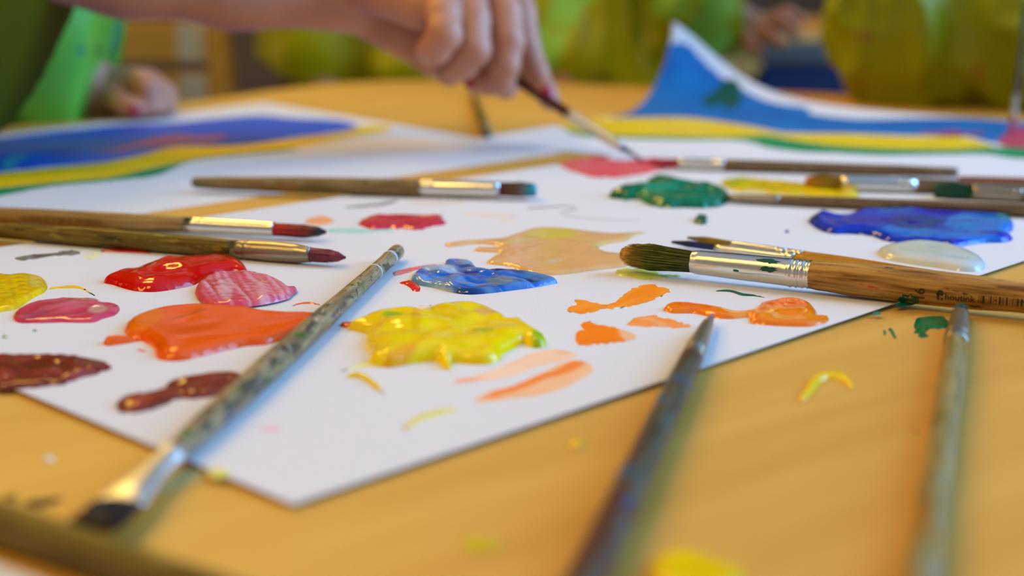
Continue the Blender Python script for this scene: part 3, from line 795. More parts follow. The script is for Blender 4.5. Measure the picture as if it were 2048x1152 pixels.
def brush(label, bristle, ferrule, handle, hm, fm='steel', bcol=((60, 40, 20), (90, 70, 40)), k=(1, 1), horiz=True, tip=None, ext=(), roll=0.0,
          strands=70, base=ZP, rings=(), axis=None, round_end=True, held=False, messy=.12, group=None):
    """stations are (px, py, half width in px); ext = extra handle stations out of frame (mm beyond, radius mm); k = depth/width ratio at bristle tip and at ferrule base"""
    st = list(bristle) + list(ferrule) + list(handle)
    if axis:
        A, B = axis
    else:
        A, B = P(*st[0][:2], base + .004), P(*st[-1][:2], base + .004)
    for it in range(3):
        D = (B - A).normalized()
        def conv(lst, kk):
            o_ = []
            for q, (x, y, hw) in enumerate(lst):
                s, t = ray_axis(x, y, A, D)
                r = hw * t / FPX
                f = kk[0] + (kk[1] - kk[0]) * (q / max(1, len(lst) - 1))
                o_.append((s, r * f, r) if horiz else (s, r, r * f))
            return o_
        bs = conv(bristle, (k[0], k[0])) if bristle else []
        fs_ = conv(ferrule, k) if ferrule else []
        hs = conv(handle, (1, 1)) if handle else []
        for mm, r in ext:
            hs.append((hs[-1][0] + mm * .001, r * .001, r * .001))
        if held or axis:
            break
        pts = [(s, rz) for s, ry, rz in fs_ + hs]
        mid = (pts[0][0] + pts[-1][0]) / 2
        best = None
        for i in range(len(pts)):
            for j in range(i + 1, len(pts)):
                sl = (pts[j][1] - pts[i][1]) / max(1e-6, pts[j][0] - pts[i][0])
                ic = pts[i][1] - sl * pts[i][0]
                if all(sl * s + ic >= r - 1e-6 for s, r in pts) and pts[i][0] <= mid <= pts[j][0]:
                    best = (sl, ic)
        if best is None:
            best = (0, max(r for s, r in pts))
        z0 = base + best[1]; z1 = base + best[1] + best[0] * ray_axis(*st[-1][:2], A, D)[0]
        A, B = P(*st[0][:2], max(z0, .0008)), P(*st[-1][:2], z1)
    D = (B - A).normalized()
    root = tag(empty('paint_brush', A), label, 'paintbrush', group)
    y_ = Vector((0, 0, 1)).cross(D).normalized(); z_ = D.cross(y_)
    R = Matrix((D, y_, z_)).transposed() @ Matrix.Rotation(roll, 3, 'X')
    root.rotation_mode = 'QUATERNION'
    root.rotation_quaternion = R.to_quaternion()
    parts = {}
    if hs:
        hd = densify(hs, 6)
        if round_end:
            s, ry, rz = hd[-1]
            hd = hd[:-1] + [(s - ry * .9, ry, rz)] + [(s - ry * .9 + ry * .9 * math.sin(t), ry * math.cos(t), rz * math.cos(t)) for t in (.35, .7, 1.05, 1.35)] if hd[-2][0] < s - ry * .9 else hd
            hd = sorted(hd, key=lambda q: q[0])
        v, f = loft(hd, 24)
        parts['handle'] = mesh_obj('handle', v, f, hm, root)
    if fs_:
        fd = densify(fs_, 6)
        L0, L1 = fd[0][0], fd[-1][0]
        for q in rings:
            s0 = L0 + (L1 - L0) * q
            ry = np.interp(s0, [a[0] for a in fd], [a[1] for a in fd]); rz = np.interp(s0, [a[0] for a in fd], [a[2] for a in fd])
            w = (L1 - L0) * .012
            fd += [(s0 - 2 * w, ry, rz), (s0 - w, ry * 1.02, rz * 1.02), (s0, ry * 1.07, rz * 1.07), (s0 + w, ry * 1.02, rz * 1.02), (s0 + 2 * w, ry * .985, rz * .985)]
        fd = sorted(fd, key=lambda q: q[0])
        ry, rz = fd[-1][1:]
        fd = [(s, a * 1.03, b * 1.03) for s, a, b in fd]
        v, f = loft(fd, 28)
        parts['ferrule'] = mesh_obj('ferrule', v, f, M[fm], root)
    if bs:
        # hair: a tapering core with loose strands over it
        bs2 = bs + [(fs_[0][0] + .0015, fs_[0][1] * .92, fs_[0][2] * .92)] if fs_ else bs
        core = densify(bs2, 4)
        n = 16
        v, f = loft([(s, a * .9, b * .9) for s, a, b in core], n)
        c_a, c_b = np.array(lin(bcol[0])), np.array(lin(bcol[1]))
        sl = core[-1][0] - core[0][0]
        cc = []
        rr = random.Random(len(label) * 13)
        def hair_col(s, q):
            t = min(1, max(0, (s - core[0][0]) / max(sl, 1e-6)))
            c = c_a * (1 - t) + c_b * t
            if tip is not None and t < tip[1]:
                w = min(1, (tip[1] - t) / (tip[1] * .5))
                c = c * (1 - w) + np.array(lin(tip[0])) * w
            return np.clip(c * (.35 + 1.3 * q), 0, 1)
        for (x, y, z) in v:
            cc.append(hair_col(x, .5 + .5 * noise.noise((x * 200, y * 900, z * 900))))
        for q in range(strands):
            a = rr.uniform(0, 2 * math.pi); rad = rr.uniform(.75, 1.0)
            qq = rr.random(); sh = rr.uniform(0, .18); da = rr.uniform(-.25, .25)
            path = []
            for t in (0, .33, .66, 1):
                s = core[-1][0] + (core[0][0] - core[-1][0]) * t * (1 - sh)
                ry = np.interp(s, [c[0] for c in core], [c[1] for c in core]); rz = np.interp(s, [c[0] for c in core], [c[2] for c in core])
                m = rad * (1 + messy * t * rr.uniform(-.6, 1))
                path.append((s, ry * m * math.cos(a + da * t), rz * m * math.sin(a + da * t)))
            i0 = len(v)
            for i, (x, y, z) in enumerate(path):
                w = max(.00006, max(bs[-1][1], bs[-1][2]) * .06) * (1 - .7 * i / 3)
                for j in range(3):
                    b = 2 * math.pi * j / 3
                    v.append((x, y + w * math.cos(b), z + w * math.sin(b)))
                    cc.append(hair_col(x, qq))
            for i in range(3):
                for j in range(3):
                    f.append((i0 + i * 3 + j, i0 + i * 3 + (j + 1) % 3, i0 + (i + 1) * 3 + (j + 1) % 3, i0 + (i + 1) * 3 + j))
        parts['bristles'] = mesh_obj('bristles', v, f, M['bristle'], root, cols=np.array(cc))
    return root, parts, A, D

def all_brushes():
    W_ = spatter
    crusted = W_('crusted_grey_wood', (176, 148, 104), (120, 96, 62), [((84, 76, 56), 90, .54), ((70, 104, 30), 70, .60), ((186, 180, 160), 120, .63), ((30, 70, 140), 95, .63), ((150, 70, 50), 80, .63), ((206, 206, 196), 200, .67)], .4, .45, .6, seed=2.2)
    raw = W_('bare_stained_wood', (196, 150, 76), (120, 78, 30), [((160, 128, 24), 22, .56), ((110, 92, 36), 40, .59), ((196, 84, 24), 110, .65), ((50, 50, 70), 130, .67), ((84, 60, 24), 150, .63)], .5, .18, .3, seed=4.0)
    plain_wood = W_('pale_handle_wood', (178, 146, 92), (146, 112, 64), [((130, 110, 60), 60, .58), ((96, 120, 120), 170, .70)], .5, .18, .25, seed=6.1)
    olive = W_('olive_stained_wood', (128, 104, 36), (86, 66, 20), [((96, 84, 20), 70, .54), ((150, 60, 20), 120, .66), ((52, 46, 24), 90, .62), ((150, 128, 50), 80, .6)], .5, .2, .3, seed=8.3)
    teal = W_('teal_smeared_wood', (96, 88, 66), (60, 54, 40), [((92, 54, 38), 34, .52), ((10, 84, 132), 45, .60), ((76, 84, 70), 50, .58), ((120, 114, 100), 130, .68)], .38, .35, .3, seed=1.3)
    pale = W_('weathered_olive_wood', (166, 146, 84), (124, 104, 54), [((168, 112, 20), 40, .56), ((150, 136, 96), 60, .58), ((120, 74, 60), 90, .64), ((136, 140, 110), 50, .6)], .38, .3, .25, seed=3.7)
    grey = W_('grey_brown_wood', (134, 110, 80), (104, 80, 54), [((110, 90, 60), 60, .57), ((140, 126, 96), 80, .6)], .45, .2, .2, seed=5.5)
    green_mix = W_('greenish_wood', (150, 124, 84), (116, 88, 54), [((104, 112, 78), 50, .55), ((80, 52, 34), 60, .62), ((150, 150, 120), 90, .64)], .42, .2, .2, seed=9.2)
    redwood = W_('red_lacquer', (150, 60, 36), (120, 44, 26), [((90, 40, 24), 60, .6)], .3, .2, .1)
    golden = W_('golden_varnish', (204, 146, 40), (170, 112, 22), [((200, 80, 24), 130, .66), ((120, 80, 20), 80, .64)], .3, .2, .15, seed=2.9)
    dark = W_('dark_lacquer', (52, 50, 34), (36, 34, 24), [((70, 66, 46), 60, .6)], .3, .2, .1)
    maroon = W_('maroon_lacquer', (96, 40, 26), (64, 26, 18), [((190, 80, 110), 150, .66), ((110, 110, 130), 170, .68)], .25, .3, .1)

    # the diagonal, paint-crusted flat brush in front
    r, p, A, D = brush('paint-crusted flat brush lying diagonally, wide ferrule pointing at the camera',
          [(188, 1051, 58), (212, 1030, 57)], [(236, 1009, 54), (262, 984, 45), (300, 938, 30), (336, 893, 24)], [(336, 893, 22), (410, 832, 27), (490, 764, 28), (600, 668, 25), (700, 583, 18), (745, 545, 15.5), (797, 501, 15)],
          crusted, 'steel_soft', horiz=False, k=(.27, .95), bcol=((34, 20, 14), (52, 32, 22)), strands=120, rings=(.82, .9))
    def band(s_px, parent, root_A, root_D, rad, w, mat, name='paint_ring'):
        s, _ = ray_axis(*s_px, root_A, root_D)
        v, f = loft([(s - w, rad, rad), (s - w * .6, rad * 1.05, rad * 1.05), (s + w * .6, rad * 1.05, rad * 1.05), (s + w, rad, rad)], 24)
        return mesh_obj(name, v, f, mat, parent)
    wht = plain('white_paint_ring', (206, 210, 214), .4)
    band((747, 543), p['handle'], A, D, .00285, .0005, wht); band((779, 517), p['handle'], A, D, .00287, .0008, wht)

    # the big stamped brush on the right
    r, p, A, D = brush('largest brush with polished ferrule and stamped wooden handle, tip green and ochre',
          [(1243, 508, 11), (1256, 508, 20), (1310, 508, 24)], [(1386, 517, 22), (1400, 518.5, 24), (1500, 532, 26), (1622, 548, 28)], [(1622, 548, 28), (1640, 550, 30), (1730, 560, 35), (1821, 570, 36), (1930, 582, 35), (2042, 595, 31)],
          raw, bcol=((112, 120, 14), (44, 60, 18)), tip=((196, 140, 44), .2), strands=420, rings=(.84, .89, .94, .985), ext=((40, 5.0), (90, 3.6), (140, 3.4)), messy=.3)
    handle = p['handle']
    hs_pts = [tuple(v.co) for v in handle.data.vertices]
    def rad_at(s):
        near = sorted(hs_pts, key=lambda q: abs(q[0] - s))[:24]
        return max(math.hypot(q[1], q[2]) for q in near)
    def wrap(name, verts, faces, s0, phi0, lift=.00008):
        out = []
        for (x, y) in verts:
            rr = rad_at(s0 + x) + lift
            ph = phi0 + y / rr
            out.append((s0 + x, -rr * math.cos(ph), rr * math.sin(ph)))
        return mesh_obj(name, out, faces, M['print'], handle, smooth=False)
    def text(name, body, size, px, py_frac, rot=0.0, bold=0.0, xs=1.0):
        cu = bpy.data.curves.new('text', 'FONT'); cu.body = body; cu.size = size; cu.offset = bold; cu.resolution_u = 3
        o = bpy.data.objects.new('text', cu); col.objects.link(o)
        dg = bpy.context.evaluated_depsgraph_get()
        me = bpy.data.meshes.new_from_object(o.evaluated_get(dg))
        vv = [(v.co.x * xs, v.co.y) for v in me.vertices]; ff = [tuple(q.vertices) for q in me.polygons]
        bpy.data.objects.remove(o); bpy.data.meshes.remove(me)
        if rot:
            vv = [(x * math.cos(rot) - y * math.sin(rot), x * math.sin(rot) + y * math.cos(rot)) for x, y in vv]
        s, _ = ray_axis(px, 582, A, D)
        return wrap(name, vv, ff, s, py_frac)
    text('stamped_number', '16', .0046, 1856, -.62, math.pi / 2, .00005)
    text('stamped_mark', 'fi', .0046, 1880, -.42, 0, .00016)
    text('stamped_lettering', 'houtink', .0029, 1896, -.36, 0, .00004, 1.05)
    rb = random.Random(3)
    s0, _ = ray_axis(1963, 588, A, D); s1, _ = ray_axis(2060, 600, A, D)
    x = 0.0; vv, ff = [], []
    while x < s1 - s0:
        w = rb.choice((.00022, .00022, .0005, .0007)); g = rb.choice((.00022, .0003, .00045))
        i = len(vv)
        vv += [(x, -.0014), (x + w, -.0014), (x + w, 0), (x, 0), (x + w, .0014), (x, .0014)]
        ff += [(i, i + 1, i + 2, i + 3), (i + 3, i + 2, i + 4, i + 5)]
        x += w + g
    wrap('stamped_barcode', vv, ff, s0, -.16)
    gp = plain('green_paint_splash', (0, 84, 66), .3)
    s_, _ = ray_axis(1824, 575, A, D)
    rg = random.Random(5)
    vv = [(0, 0)] + [(.0033 * (.7 + .5 * rg.random()) * math.cos(a), .0034 * (.6 + .6 * rg.random()) * math.sin(a)) for a in [i * math.pi / 10 for i in range(20)]]
    ff = [(0, i, i % 20 + 1) for i in range(1, 21)]
    sp = wrap('paint_splash', vv, ff, s_, -.75, .0001); sp.data.materials[0] = gp
    fr = p['ferrule']; ft = [tuple(v.co) for v in fr.data.vertices]
    for (x_, ph, sx, sy) in ((1542, .95, .0036, .0011), (1545, .25, .0036, .0009), (1480, -.1, .001, .0004)):
        s_, _ = ray_axis(x_, 535, A, D)
        rr = max(math.hypot(q[1], q[2]) for q in sorted(ft, key=lambda q: abs(q[0] - s_))[:28]) + .0001
        vv = []
        n = 18
        for i in range(n):
            a = 2 * math.pi * i / n
            x2 = sx * (.6 + .7 * rg.random()) * math.cos(a); y2 = sy * (.6 + .7 * rg.random()) * math.sin(a)
            vv.append((s_ + x2, -rr * math.cos(ph + y2 / rr), rr * math.sin(ph + y2 / rr)))
        vv.append((s_, -rr * math.cos(ph), rr * math.sin(ph)))
        mesh_obj('paint_splash', vv, [(n, i, (i + 1) % n) for i in range(n)], gp, fr)

    # two thin brushes lying just behind it
    brush('thin golden-handled brush with ochre tip behind the largest brush', [(1375, 475, 2.5), (1410, 479, 7)], [(1462, 488, 6.5), (1500, 494, 7.5), (1540, 500, 8), (1606, 510, 8.5)], [(1606, 510, 8.5), (1700, 524, 10), (1850, 547, 9), (1905, 555, 7)],
          golden, bcol=((120, 100, 10), (160, 130, 20)), strands=50, rings=(.66, .8, .9))
    brush('thin brush with dark blue bristles tucked against the largest brush', [(1344, 484, 3), (1380, 488.5, 7)], [(1430, 495, 7), (1500, 504, 9), (1590, 516, 9.5)], [(1590, 516, 9), (1720, 533, 9), (1830, 547, 7)],
          golden, bcol=((10, 24, 80), (16, 40, 110)), strands=50, rings=(.85, .93))
    # left pair
    r, p, A, D = brush('pale handled brush with shiny ferrule and wet red-black tip', [(652, 464, 4), (632, 459, 12), (600, 451, 14)], [(549, 447, 14), (540, 446.5, 14.5), (460, 442, 15), (374, 439, 15.5)], [(374, 439, 15.5), (300, 437, 17), (150, 433, 17), (6, 430, 16)],
          plain_wood, bcol=((46, 30, 34), (196, 26, 16)), strands=70, rings=(.8, .9), ext=((30, 3.2), (70, 2.6)), tip=((44, 40, 46), .3))
    s0, _ = ray_axis(212, 434, A, D); s1, _ = ray_axis(50, 431, A, D)
    vv, ff = [], []
    x = s0
    rb = random.Random(8)
    hp = [tuple(v.co) for v in p['handle'].data.vertices]
    while x < s1:
        w = rb.choice((.0004, .0007, .0012)); g = rb.choice((.0005, .0008))
        rr = max(math.hypot(q[1], q[2]) for q in sorted(hp, key=lambda q: abs(q[0] - x))[:24]) + .0001
        i = len(vv)
        for ph in (-.45, -.1, .25):
            # near side of this brush is its +y side: it points to the left
            vv += [(x, rr * math.cos(ph), rr * math.sin(ph)), (x + w, rr * math.cos(ph), rr * math.sin(ph))]
        ff += [(i, i + 1, i + 3, i + 2), (i + 2, i + 3, i + 5, i + 4)]
        x += w + g
    mesh_obj('stamped_barcode', vv, ff, plain('faded_brown_ink', (112, 84, 48), .6), p['handle'], smooth=False)
    brush('olive-stained brush with dull ferrule and pink bristle tip', [(691, 515, 3), (672, 513, 12), (650, 512, 14)], [(622, 511, 15), (590, 508, 19), (550, 504, 20), (468, 495, 17.5)], [(468, 495, 17.5), (400, 489, 19), (200, 475, 19), (6, 461, 16)],
          olive, 'steel_dull', bcol=((120, 40, 60), (150, 70, 90)), strands=110, rings=(.82, .9), ext=((40, 2.8),))
    # far flat brush
    brush('flat-tipped brush lying across the table gap, bristle end turquoise', [(1072, 381, 14), (1040, 380.5, 16)], [(1000, 380, 16), (930, 378, 17), (842, 376, 17)], [(842, 376, 17), (780, 375, 18), (620, 371, 17), (450, 367, 14), (383, 365, 11)],
          green_mix, bcol=((120, 120, 90), (110, 30, 30)), tip=((40, 150, 170), .35), strands=80, rings=(.86, .94))
    # far right group
    brush('grey-brown brush with squared-off end, tip in the pink patch', [(1300, 325, 4), (1330, 327, 9)], [(1357, 329, 11), (1400, 330.5, 11.5), (1448, 332, 12)], [(1448, 332, 12), (1600, 336, 12), (1780, 341, 11.5), (1915, 345, 10)],
          grey, bcol=((170, 40, 60), (180, 60, 60)), strands=40, rings=(.8, .92), round_end=False)
    brush('brush with ochre-yellow bristles resting on the yellow smear', [(1610, 365, 13), (1640, 366, 16)], [(1682, 368, 15), (1760, 369, 14), (1832, 371, 14)], [(1832, 371, 14), (1900, 373, 14), (2000, 376, 14), (2090, 379, 13)],
          grey, 'steel', bcol=((180, 140, 16), (150, 116, 20)), tip=((196, 120, 10), .3), strands=70, rings=(.8, .9))
    brush('brush with dark green bristles at the right edge', [(1868, 379, 15), (1900, 380, 18)], [(1946, 385, 15), (1990, 388, 15), (2045, 391, 14)], [(2045, 391, 14), (2110, 395, 14), (2250, 403, 12)],
          grey, 'steel_dull', bcol=((4, 74, 52), (6, 84, 60)), strands=60, rings=(.85,))
    brush('long grey brush whose tip is sunk in the emerald heap', [(1415, 394, 3), (1440, 396, 7)], [(1460, 397, 8.5), (1510, 399.5, 9.5), (1560, 402, 10)], [(1560, 402, 10), (1700, 407, 12), (1900, 415, 13), (2042, 421, 13), (2100, 423, 12)],
          grey, 'steel_dull', bcol=((6, 96, 70), (60, 110, 90)), strands=40, rings=(.85,))
    brush('thin red lacquered brush handle at the far right edge', [(2330, 371, 2), (2300, 370, 5)], [(2270, 369, 6), (2150, 365.5, 6)], [(2150, 365.5, 5.5), (2042, 362, 5.5), (1960, 358, 5), (1915, 356, 4)], redwood)
    # near brushes
    brush('dark teal-smeared brush pointing away, small pink tip near the orange dab', [(1425, 628, 3), (1421, 638, 7)], [(1414, 648, 12), (1406, 664, 15), (1390, 686, 19), (1377, 712, 22)], [(1377, 712, 23), (1352, 768, 27), (1305, 872, 31), (1240, 1010, 37), (1176, 1152, 43)],
          teal, 'steel_dull', horiz=False, bcol=((190, 140, 160), (110, 90, 80)), strands=40, ext=((30, 4.0), (70, 3.2)), rings=(.72, .9))
    brush('weathered brush pointing away on the right, tip green', [(1922, 614, 9), (1919, 622, 13)], [(1915, 630, 16), (1912, 652, 20), (1908, 690, 24)], [(1908, 690, 24), (1900, 760, 27), (1887, 860, 28), (1868, 1000, 33), (1846, 1152, 38)],
          pale, 'steel_dull', horiz=False, bcol=((0, 96, 84), (4, 84, 70)), strands=70, ext=((30, 3.4), (60, 2.8)), rings=(.72, .84), messy=.6, base=.0003)
    brush('dark out-of-focus brush handle cutting the lower left corner', [(-420, 905, 26), (-380, 918, 34)], [(-330, 937, 36), (-240, 967, 38), (-150, 997, 40)], [(-150, 997, 40), (6, 1049, 42), (195, 1112, 43), (420, 1187, 44), (560, 1233, 42)],
          olive, 'steel_dull', base=.0003, ext=((12, 3.8), (22, 3.0)), rings=(.85,))
    brush('dark slim brush lying on the far end of the table', [(974, 270, 5), (973, 266, 8)], [(971, 260, 9), (968, 251, 9)], [(968, 251, 9), (960, 226, 8), (945, 188, 5)], dark, 'steel_dull', horiz=False, base=.0003)
    # brush in the painting hand, touching the pink patch
    A = P(1286, 322, ZP + .0015); B = Q(1040, 166, .865)
    brush('slim brush held in the painting hand, tip in pink paint', [(1284, 321, 3), (1272, 308, 3.5), (1262, 297, 5)], [(1248, 285, 8), (1200, 258, 10), (1142, 226, 11)], [(1142, 226, 10.5), (1100, 202, 10.5), (1040, 166, 9.5)],
          maroon, 'steel_soft', bcol=((50, 30, 60), (60, 48, 24)), tip=((110, 20, 60), .5), strands=40, rings=(.78, .9), axis=(A, B), ext=((60, 2.4), (110, 1.6)), held=True)
    A = P(2022, 266, .002); B = Q(2040, 120, .985)
    brush('dark upright brush with red tip at the right border', [(2022, 264, 5), (2024, 250, 6)], [(2026, 235, 6), (2031, 190, 6)], [(2031, 190, 6), (2040, 120, 6), (2046, 70, 5)],
          dark, 'steel_dull', bcol=((170, 40, 60), (150, 40, 60)), strands=30, axis=(A, B), ext=((40, 2.0),), held=True)
all_brushes()

# ------------------------------------------------------------------ people
import openvdb
def sdf(prims, vox, k=.006, fn=None, cut=()):
    """smooth union of rounded cones (p0, p1, r0, r1[, k]) -> points, quads"""
    pr = [(np.array(p[0], np.float32), np.array(p[1], np.float32), p[2], p[3], p[4] if len(p) > 4 else k) for p in prims]
    pad = .02
    lo = np.min([np.minimum(a, b) - max(r0, r1) for a, b, r0, r1, _ in pr], 0) - pad
    hi = np.max([np.maximum(a, b) + max(r0, r1) for a, b, r0, r1, _ in pr], 0) + pad
    n = np.ceil((hi - lo) / vox).astype(int) + 1
    d = np.full(n, .03, np.float32)
    ax = [lo[i] + vox * np.arange(n[i], dtype=np.float32) for i in range(3)]
    for a, b, r0, r1, kk in pr:
        m = max(r0, r1) + kk + 4 * vox + .004
        l_ = np.minimum(a, b) - m; h_ = np.maximum(a, b) + m
        i0 = np.clip(np.floor((l_ - lo) / vox).astype(int), 0, n - 1); i1 = np.clip(np.ceil((h_ - lo) / vox).astype(int) + 1, 1, n)
        X, Y, Z = np.meshgrid(*[ax[q][i0[q]:i1[q]] for q in range(3)], indexing='ij')
        ab = b - a
        L = max(float(ab @ ab), 1e-12)
        t = np.clip(((X - a[0]) * ab[0] + (Y - a[1]) * ab[1] + (Z - a[2]) * ab[2]) / L, 0, 1)
        q = np.sqrt((X - a[0] - t * ab[0]) ** 2 + (Y - a[1] - t * ab[1]) ** 2 + (Z - a[2] - t * ab[2]) ** 2) - (r0 + (r1 - r0) * t)
        sl = tuple(slice(i0[w], i1[w]) for w in range(3))
        o = d[sl]
        h = np.clip(.5 + .5 * (o - q) / kk, 0, 1)
        d[sl] = o * (1 - h) + q * h - kk * h * (1 - h)
    if fn is not None or len(cut):
        X, Y, Z = np.meshgrid(*ax, indexing='ij')
        if fn is not None:
            d = d + fn(X, Y, Z).astype(np.float32)
        for p0, nn in cut:
            d = np.maximum(d, ((X - p0[0]) * nn[0] + (Y - p0[1]) * nn[1] + (Z - p0[2]) * nn[2]).astype(np.float32))
    d[0], d[-1], d[:, 0], d[:, -1], d[:, :, 0], d[:, :, -1] = .02, .02, .02, .02, .02, .02
    g = openvdb.FloatGrid(.03)
    g.copyFromArray(d)
    p, t, q = g.convertToPolygons(0.0, 0.0)
    return p * vox + lo, [tuple(int(i) for i in f) for f in q][:], [tuple(int(i) for i in f) for f in t]

def sdf_obj(name, pieces, mat, parent):
    vs_, fs = [], []
    for (p, q, t) in pieces:
        o = len(vs_)
        vs_ += [tuple(v) for v in p]
        fs += [tuple(i + o for i in f) for f in q + t]
    ob = mesh_obj(name, vs_, fs, mat)
    bm = bmesh.new(); bm.from_mesh(ob.data); bmesh.ops.recalc_face_normals(bm, faces=bm.faces[:]); bm.to_mesh(ob.data); bm.free()
    ob.parent = parent
    ob.matrix_parent_inverse = Matrix.Translation(-parent.location)
    return ob

def chain(pts):
    """[(point, r), ...] -> rounded cones"""
    return [(pts[i][0], pts[i + 1][0], pts[i][1], pts[i + 1][1]) for i in range(len(pts) - 1)]

def nail(center, normal, along, w, l, parent):
    n = Vector(normal).normalized(); a = (Vector(along) - n * Vector(along).dot(n)).normalized(); b = n.cross(a)
    vs_, fs = [], []
    N_ = 14
    for ring, (rr, h) in enumerate(((1, 0), (.85, .0007), (.45, .0011), (0.02, .0012))):
        for i in range(N_):
            t = 2 * math.pi * i / N_
            vs_.append(Vector(center) + a * (l * rr * math.cos(t)) + b * (w * rr * math.sin(t)) + n * (h - .0009 * rr * rr * math.sin(t) ** 2))
    for r_ in range(3):
        for i in range(N_):
            j = (i + 1) % N_
            fs.append((r_ * N_ + i, r_ * N_ + j, (r_ + 1) * N_ + j, (r_ + 1) * N_ + i))
    o = mesh_obj('fingernail', vs_, fs, M['nail'])
    o.parent = parent
    return o

_LAT = np.random.RandomState(11).rand(32, 32, 32).astype(np.float32)
def vnoise(X, Y, Z):
    xi, yi, zi = np.floor(X).astype(int), np.floor(Y).astype(int), np.floor(Z).astype(int)
    fx, fy, fz = X - xi, Y - yi, Z - zi
    fx, fy, fz = fx * fx * (3 - 2 * fx), fy * fy * (3 - 2 * fy), fz * fz * (3 - 2 * fz)
    g = lambda a, b, c: _LAT[(xi + a) % 32, (yi + b) % 32, (zi + c) % 32]
    c0 = (g(0, 0, 0) * (1 - fx) + g(1, 0, 0) * fx) * (1 - fy) + (g(0, 1, 0) * (1 - fx) + g(1, 1, 0) * fx) * fy
    c1 = (g(0, 0, 1) * (1 - fx) + g(1, 0, 1) * fx) * (1 - fy) + (g(0, 1, 1) * (1 - fx) + g(1, 1, 1) * fx) * fy
    return c0 * (1 - fz) + c1 * fz

def folds(amp, seed=0.0, drape=.45):
    """crumpled cloth: ridged noise, stretched along the fall of the cloth by drape"""
    def f(X, Y, Z):
        Zs = Z * drape
        w = vnoise(X * 9 + seed, Y * 9, Zs * 9 + 3) - .5
        r1 = 1 - np.abs(2 * vnoise(X * 17 + 2 * w + seed, Y * 17 + 2 * w, Zs * 17 + 7) - 1) * 2
        r2 = 1 - np.abs(2 * vnoise(X * 38 + 3 * w + 5, Y * 38 + seed, Zs * 38 + 3 * w) - 1) * 2
        return -amp * (1.1 * r1 + .55 * r2)
    return f

def person(label, x, y, ang, arms, smock, hands=(), sleeve=(.055, .06, .045), cuffs=(), amp=.008, hem=.40, hair=(70, 46, 28), scale=1.0, torso=1.0, extra_smock=(), hem_cut=None, seed=0.0, vox_s=.005, sk=.02, trouser='trouser', drape=.45):
    """arms: list of (shoulder, elbow, wrist) world points; hands: finished fine sdf pieces that replace the plain hand"""
    root = tag(empty('person', (x, y, 0)), label, 'person')
    c, s = math.cos(ang), math.sin(ang)
    W = lambda f, r, z: Vector((x + f * c + r * s, y + f * s - r * c, z * scale))
    legs = []
    for sd in (-1, 1):
        legs += chain([(W(0, sd * .055, .50), .058), (W(.01, sd * .058, .28), .044), (W(-.01, sd * .06, .07), .032)])
        legs += [(W(-.01, sd * .06, .035), W(.10, sd * .065, .03), .03, .026)]
    trunk = [(W(0, -.03, .52), W(0, .03, .52), .075, .075), (W(0, 0, .52), W(0, 0, .78), .08, .085), (W(0, -.07, .80), W(0, .07, .80), .045, .045),
             (W(0, 0, .82), W(.008, 0, .91), .036, .034), (W(-.005, 0, .995), W(.012, 0, 1.01), .080, .077), (W(.022, 0, .945), W(.042, 0, .93), .056, .038),
             (W(.088, 0, .972), W(.096, 0, .962), .008, .011), (W(.078, -.012, .932), W(.078, .012, .932), .0065, .0065), (W(.077, -.010, .923), W(.077, .010, .923), .006, .006),
             (W(0, -.080, .965), W(-.006, -.085, .985), .010, .014), (W(0, .080, .965), W(-.006, .085, .985), .010, .014)]
    ap = []
    for (sh, el, wr) in arms:
        ap += chain([(sh, .038), (el, .031), (wr, .023)])
    pieces = [sdf(trunk + legs + ap, .007, .02)] + list(hands)
    body = sdf_obj('body', pieces, M['skin'], root)
    sdf_obj('trousers', [sdf([(a, b, r0 + .012, r1 + .014) for a, b, r0, r1 in [l for i, l in enumerate(legs) if i % 3 != 2]] + [(W(0, -.03, .53), W(0, .03, .53), .088, .088)], .008, .02)], M[trouser], root)
    for sd in (-1, 1):
        sdf_obj('shoe', [sdf([(W(-.02, sd * .06, .042), W(.12, sd * .066, .034), .04, .034)], .006, .02, cut=[((0, 0, .002), (0, 0, -1))])], M['shoe'], root)
    sp = [(W(0, -.025, hem), W(0, -.02, .74), .13 * torso, .105 * torso), (W(0, .025, hem), W(0, .02, .74), .13 * torso, .105 * torso), (W(0, -.075, .80), W(0, .075, .80), .058, .058)]
    sp += [(a, b, r0, r1) for a, b, r0, r1 in extra_smock]
    for (sh, el, wr) in arms:
        sp += chain([(sh, sleeve[0]), (el, sleeve[1]), (el + (wr - el) * .6, sleeve[2])])
    cut = [((0, 0, hem * scale), (0, 0, -1)), (W(0, 0, .87), (0, 0, 1))] + list(cuffs)
    if hem_cut:
        cut.append(hem_cut)
    sdf_obj('smock', [sdf(sp, vox_s, sk, folds(amp, seed, drape), cut)], smock, root)
    hm = plain('hair', hair, .5, bump=.6, bscale=220)
    sdf_obj('hair', [sdf([(W(-.014, 0, 1.005), W(.002, 0, 1.025), .087, .083), (W(-.035, -.03, .97), W(-.045, -.03, .88), .058, .045), (W(-.035, .03, .97), W(-.045, .03, .88), .058, .045)], .005, .02, lambda X, Y, Z: .004 * np.sin(170 * X + 40 * Z) * np.sin(150 * Y + 30 * Z), cut=[(W(.045, 0, 1.03), (c * .8, s * .8, -.6))])], hm, root)
    for sd in (-1, 1):
        e = sdf_obj('eye', [sdf([(W(.079, sd * .03, .992), W(.080, sd * .03, .992), .0085, .0085)], .003, .004)], M['eye'], root)
    return root, body

def simple_hand(wr, pts, r=.0075, palm=None, vox=.002):
    return sdf(palm + sum([chain([(p, r * (1 - .12 * i)) for i, p in enumerate(f)]) for f in pts], []), vox, .004)

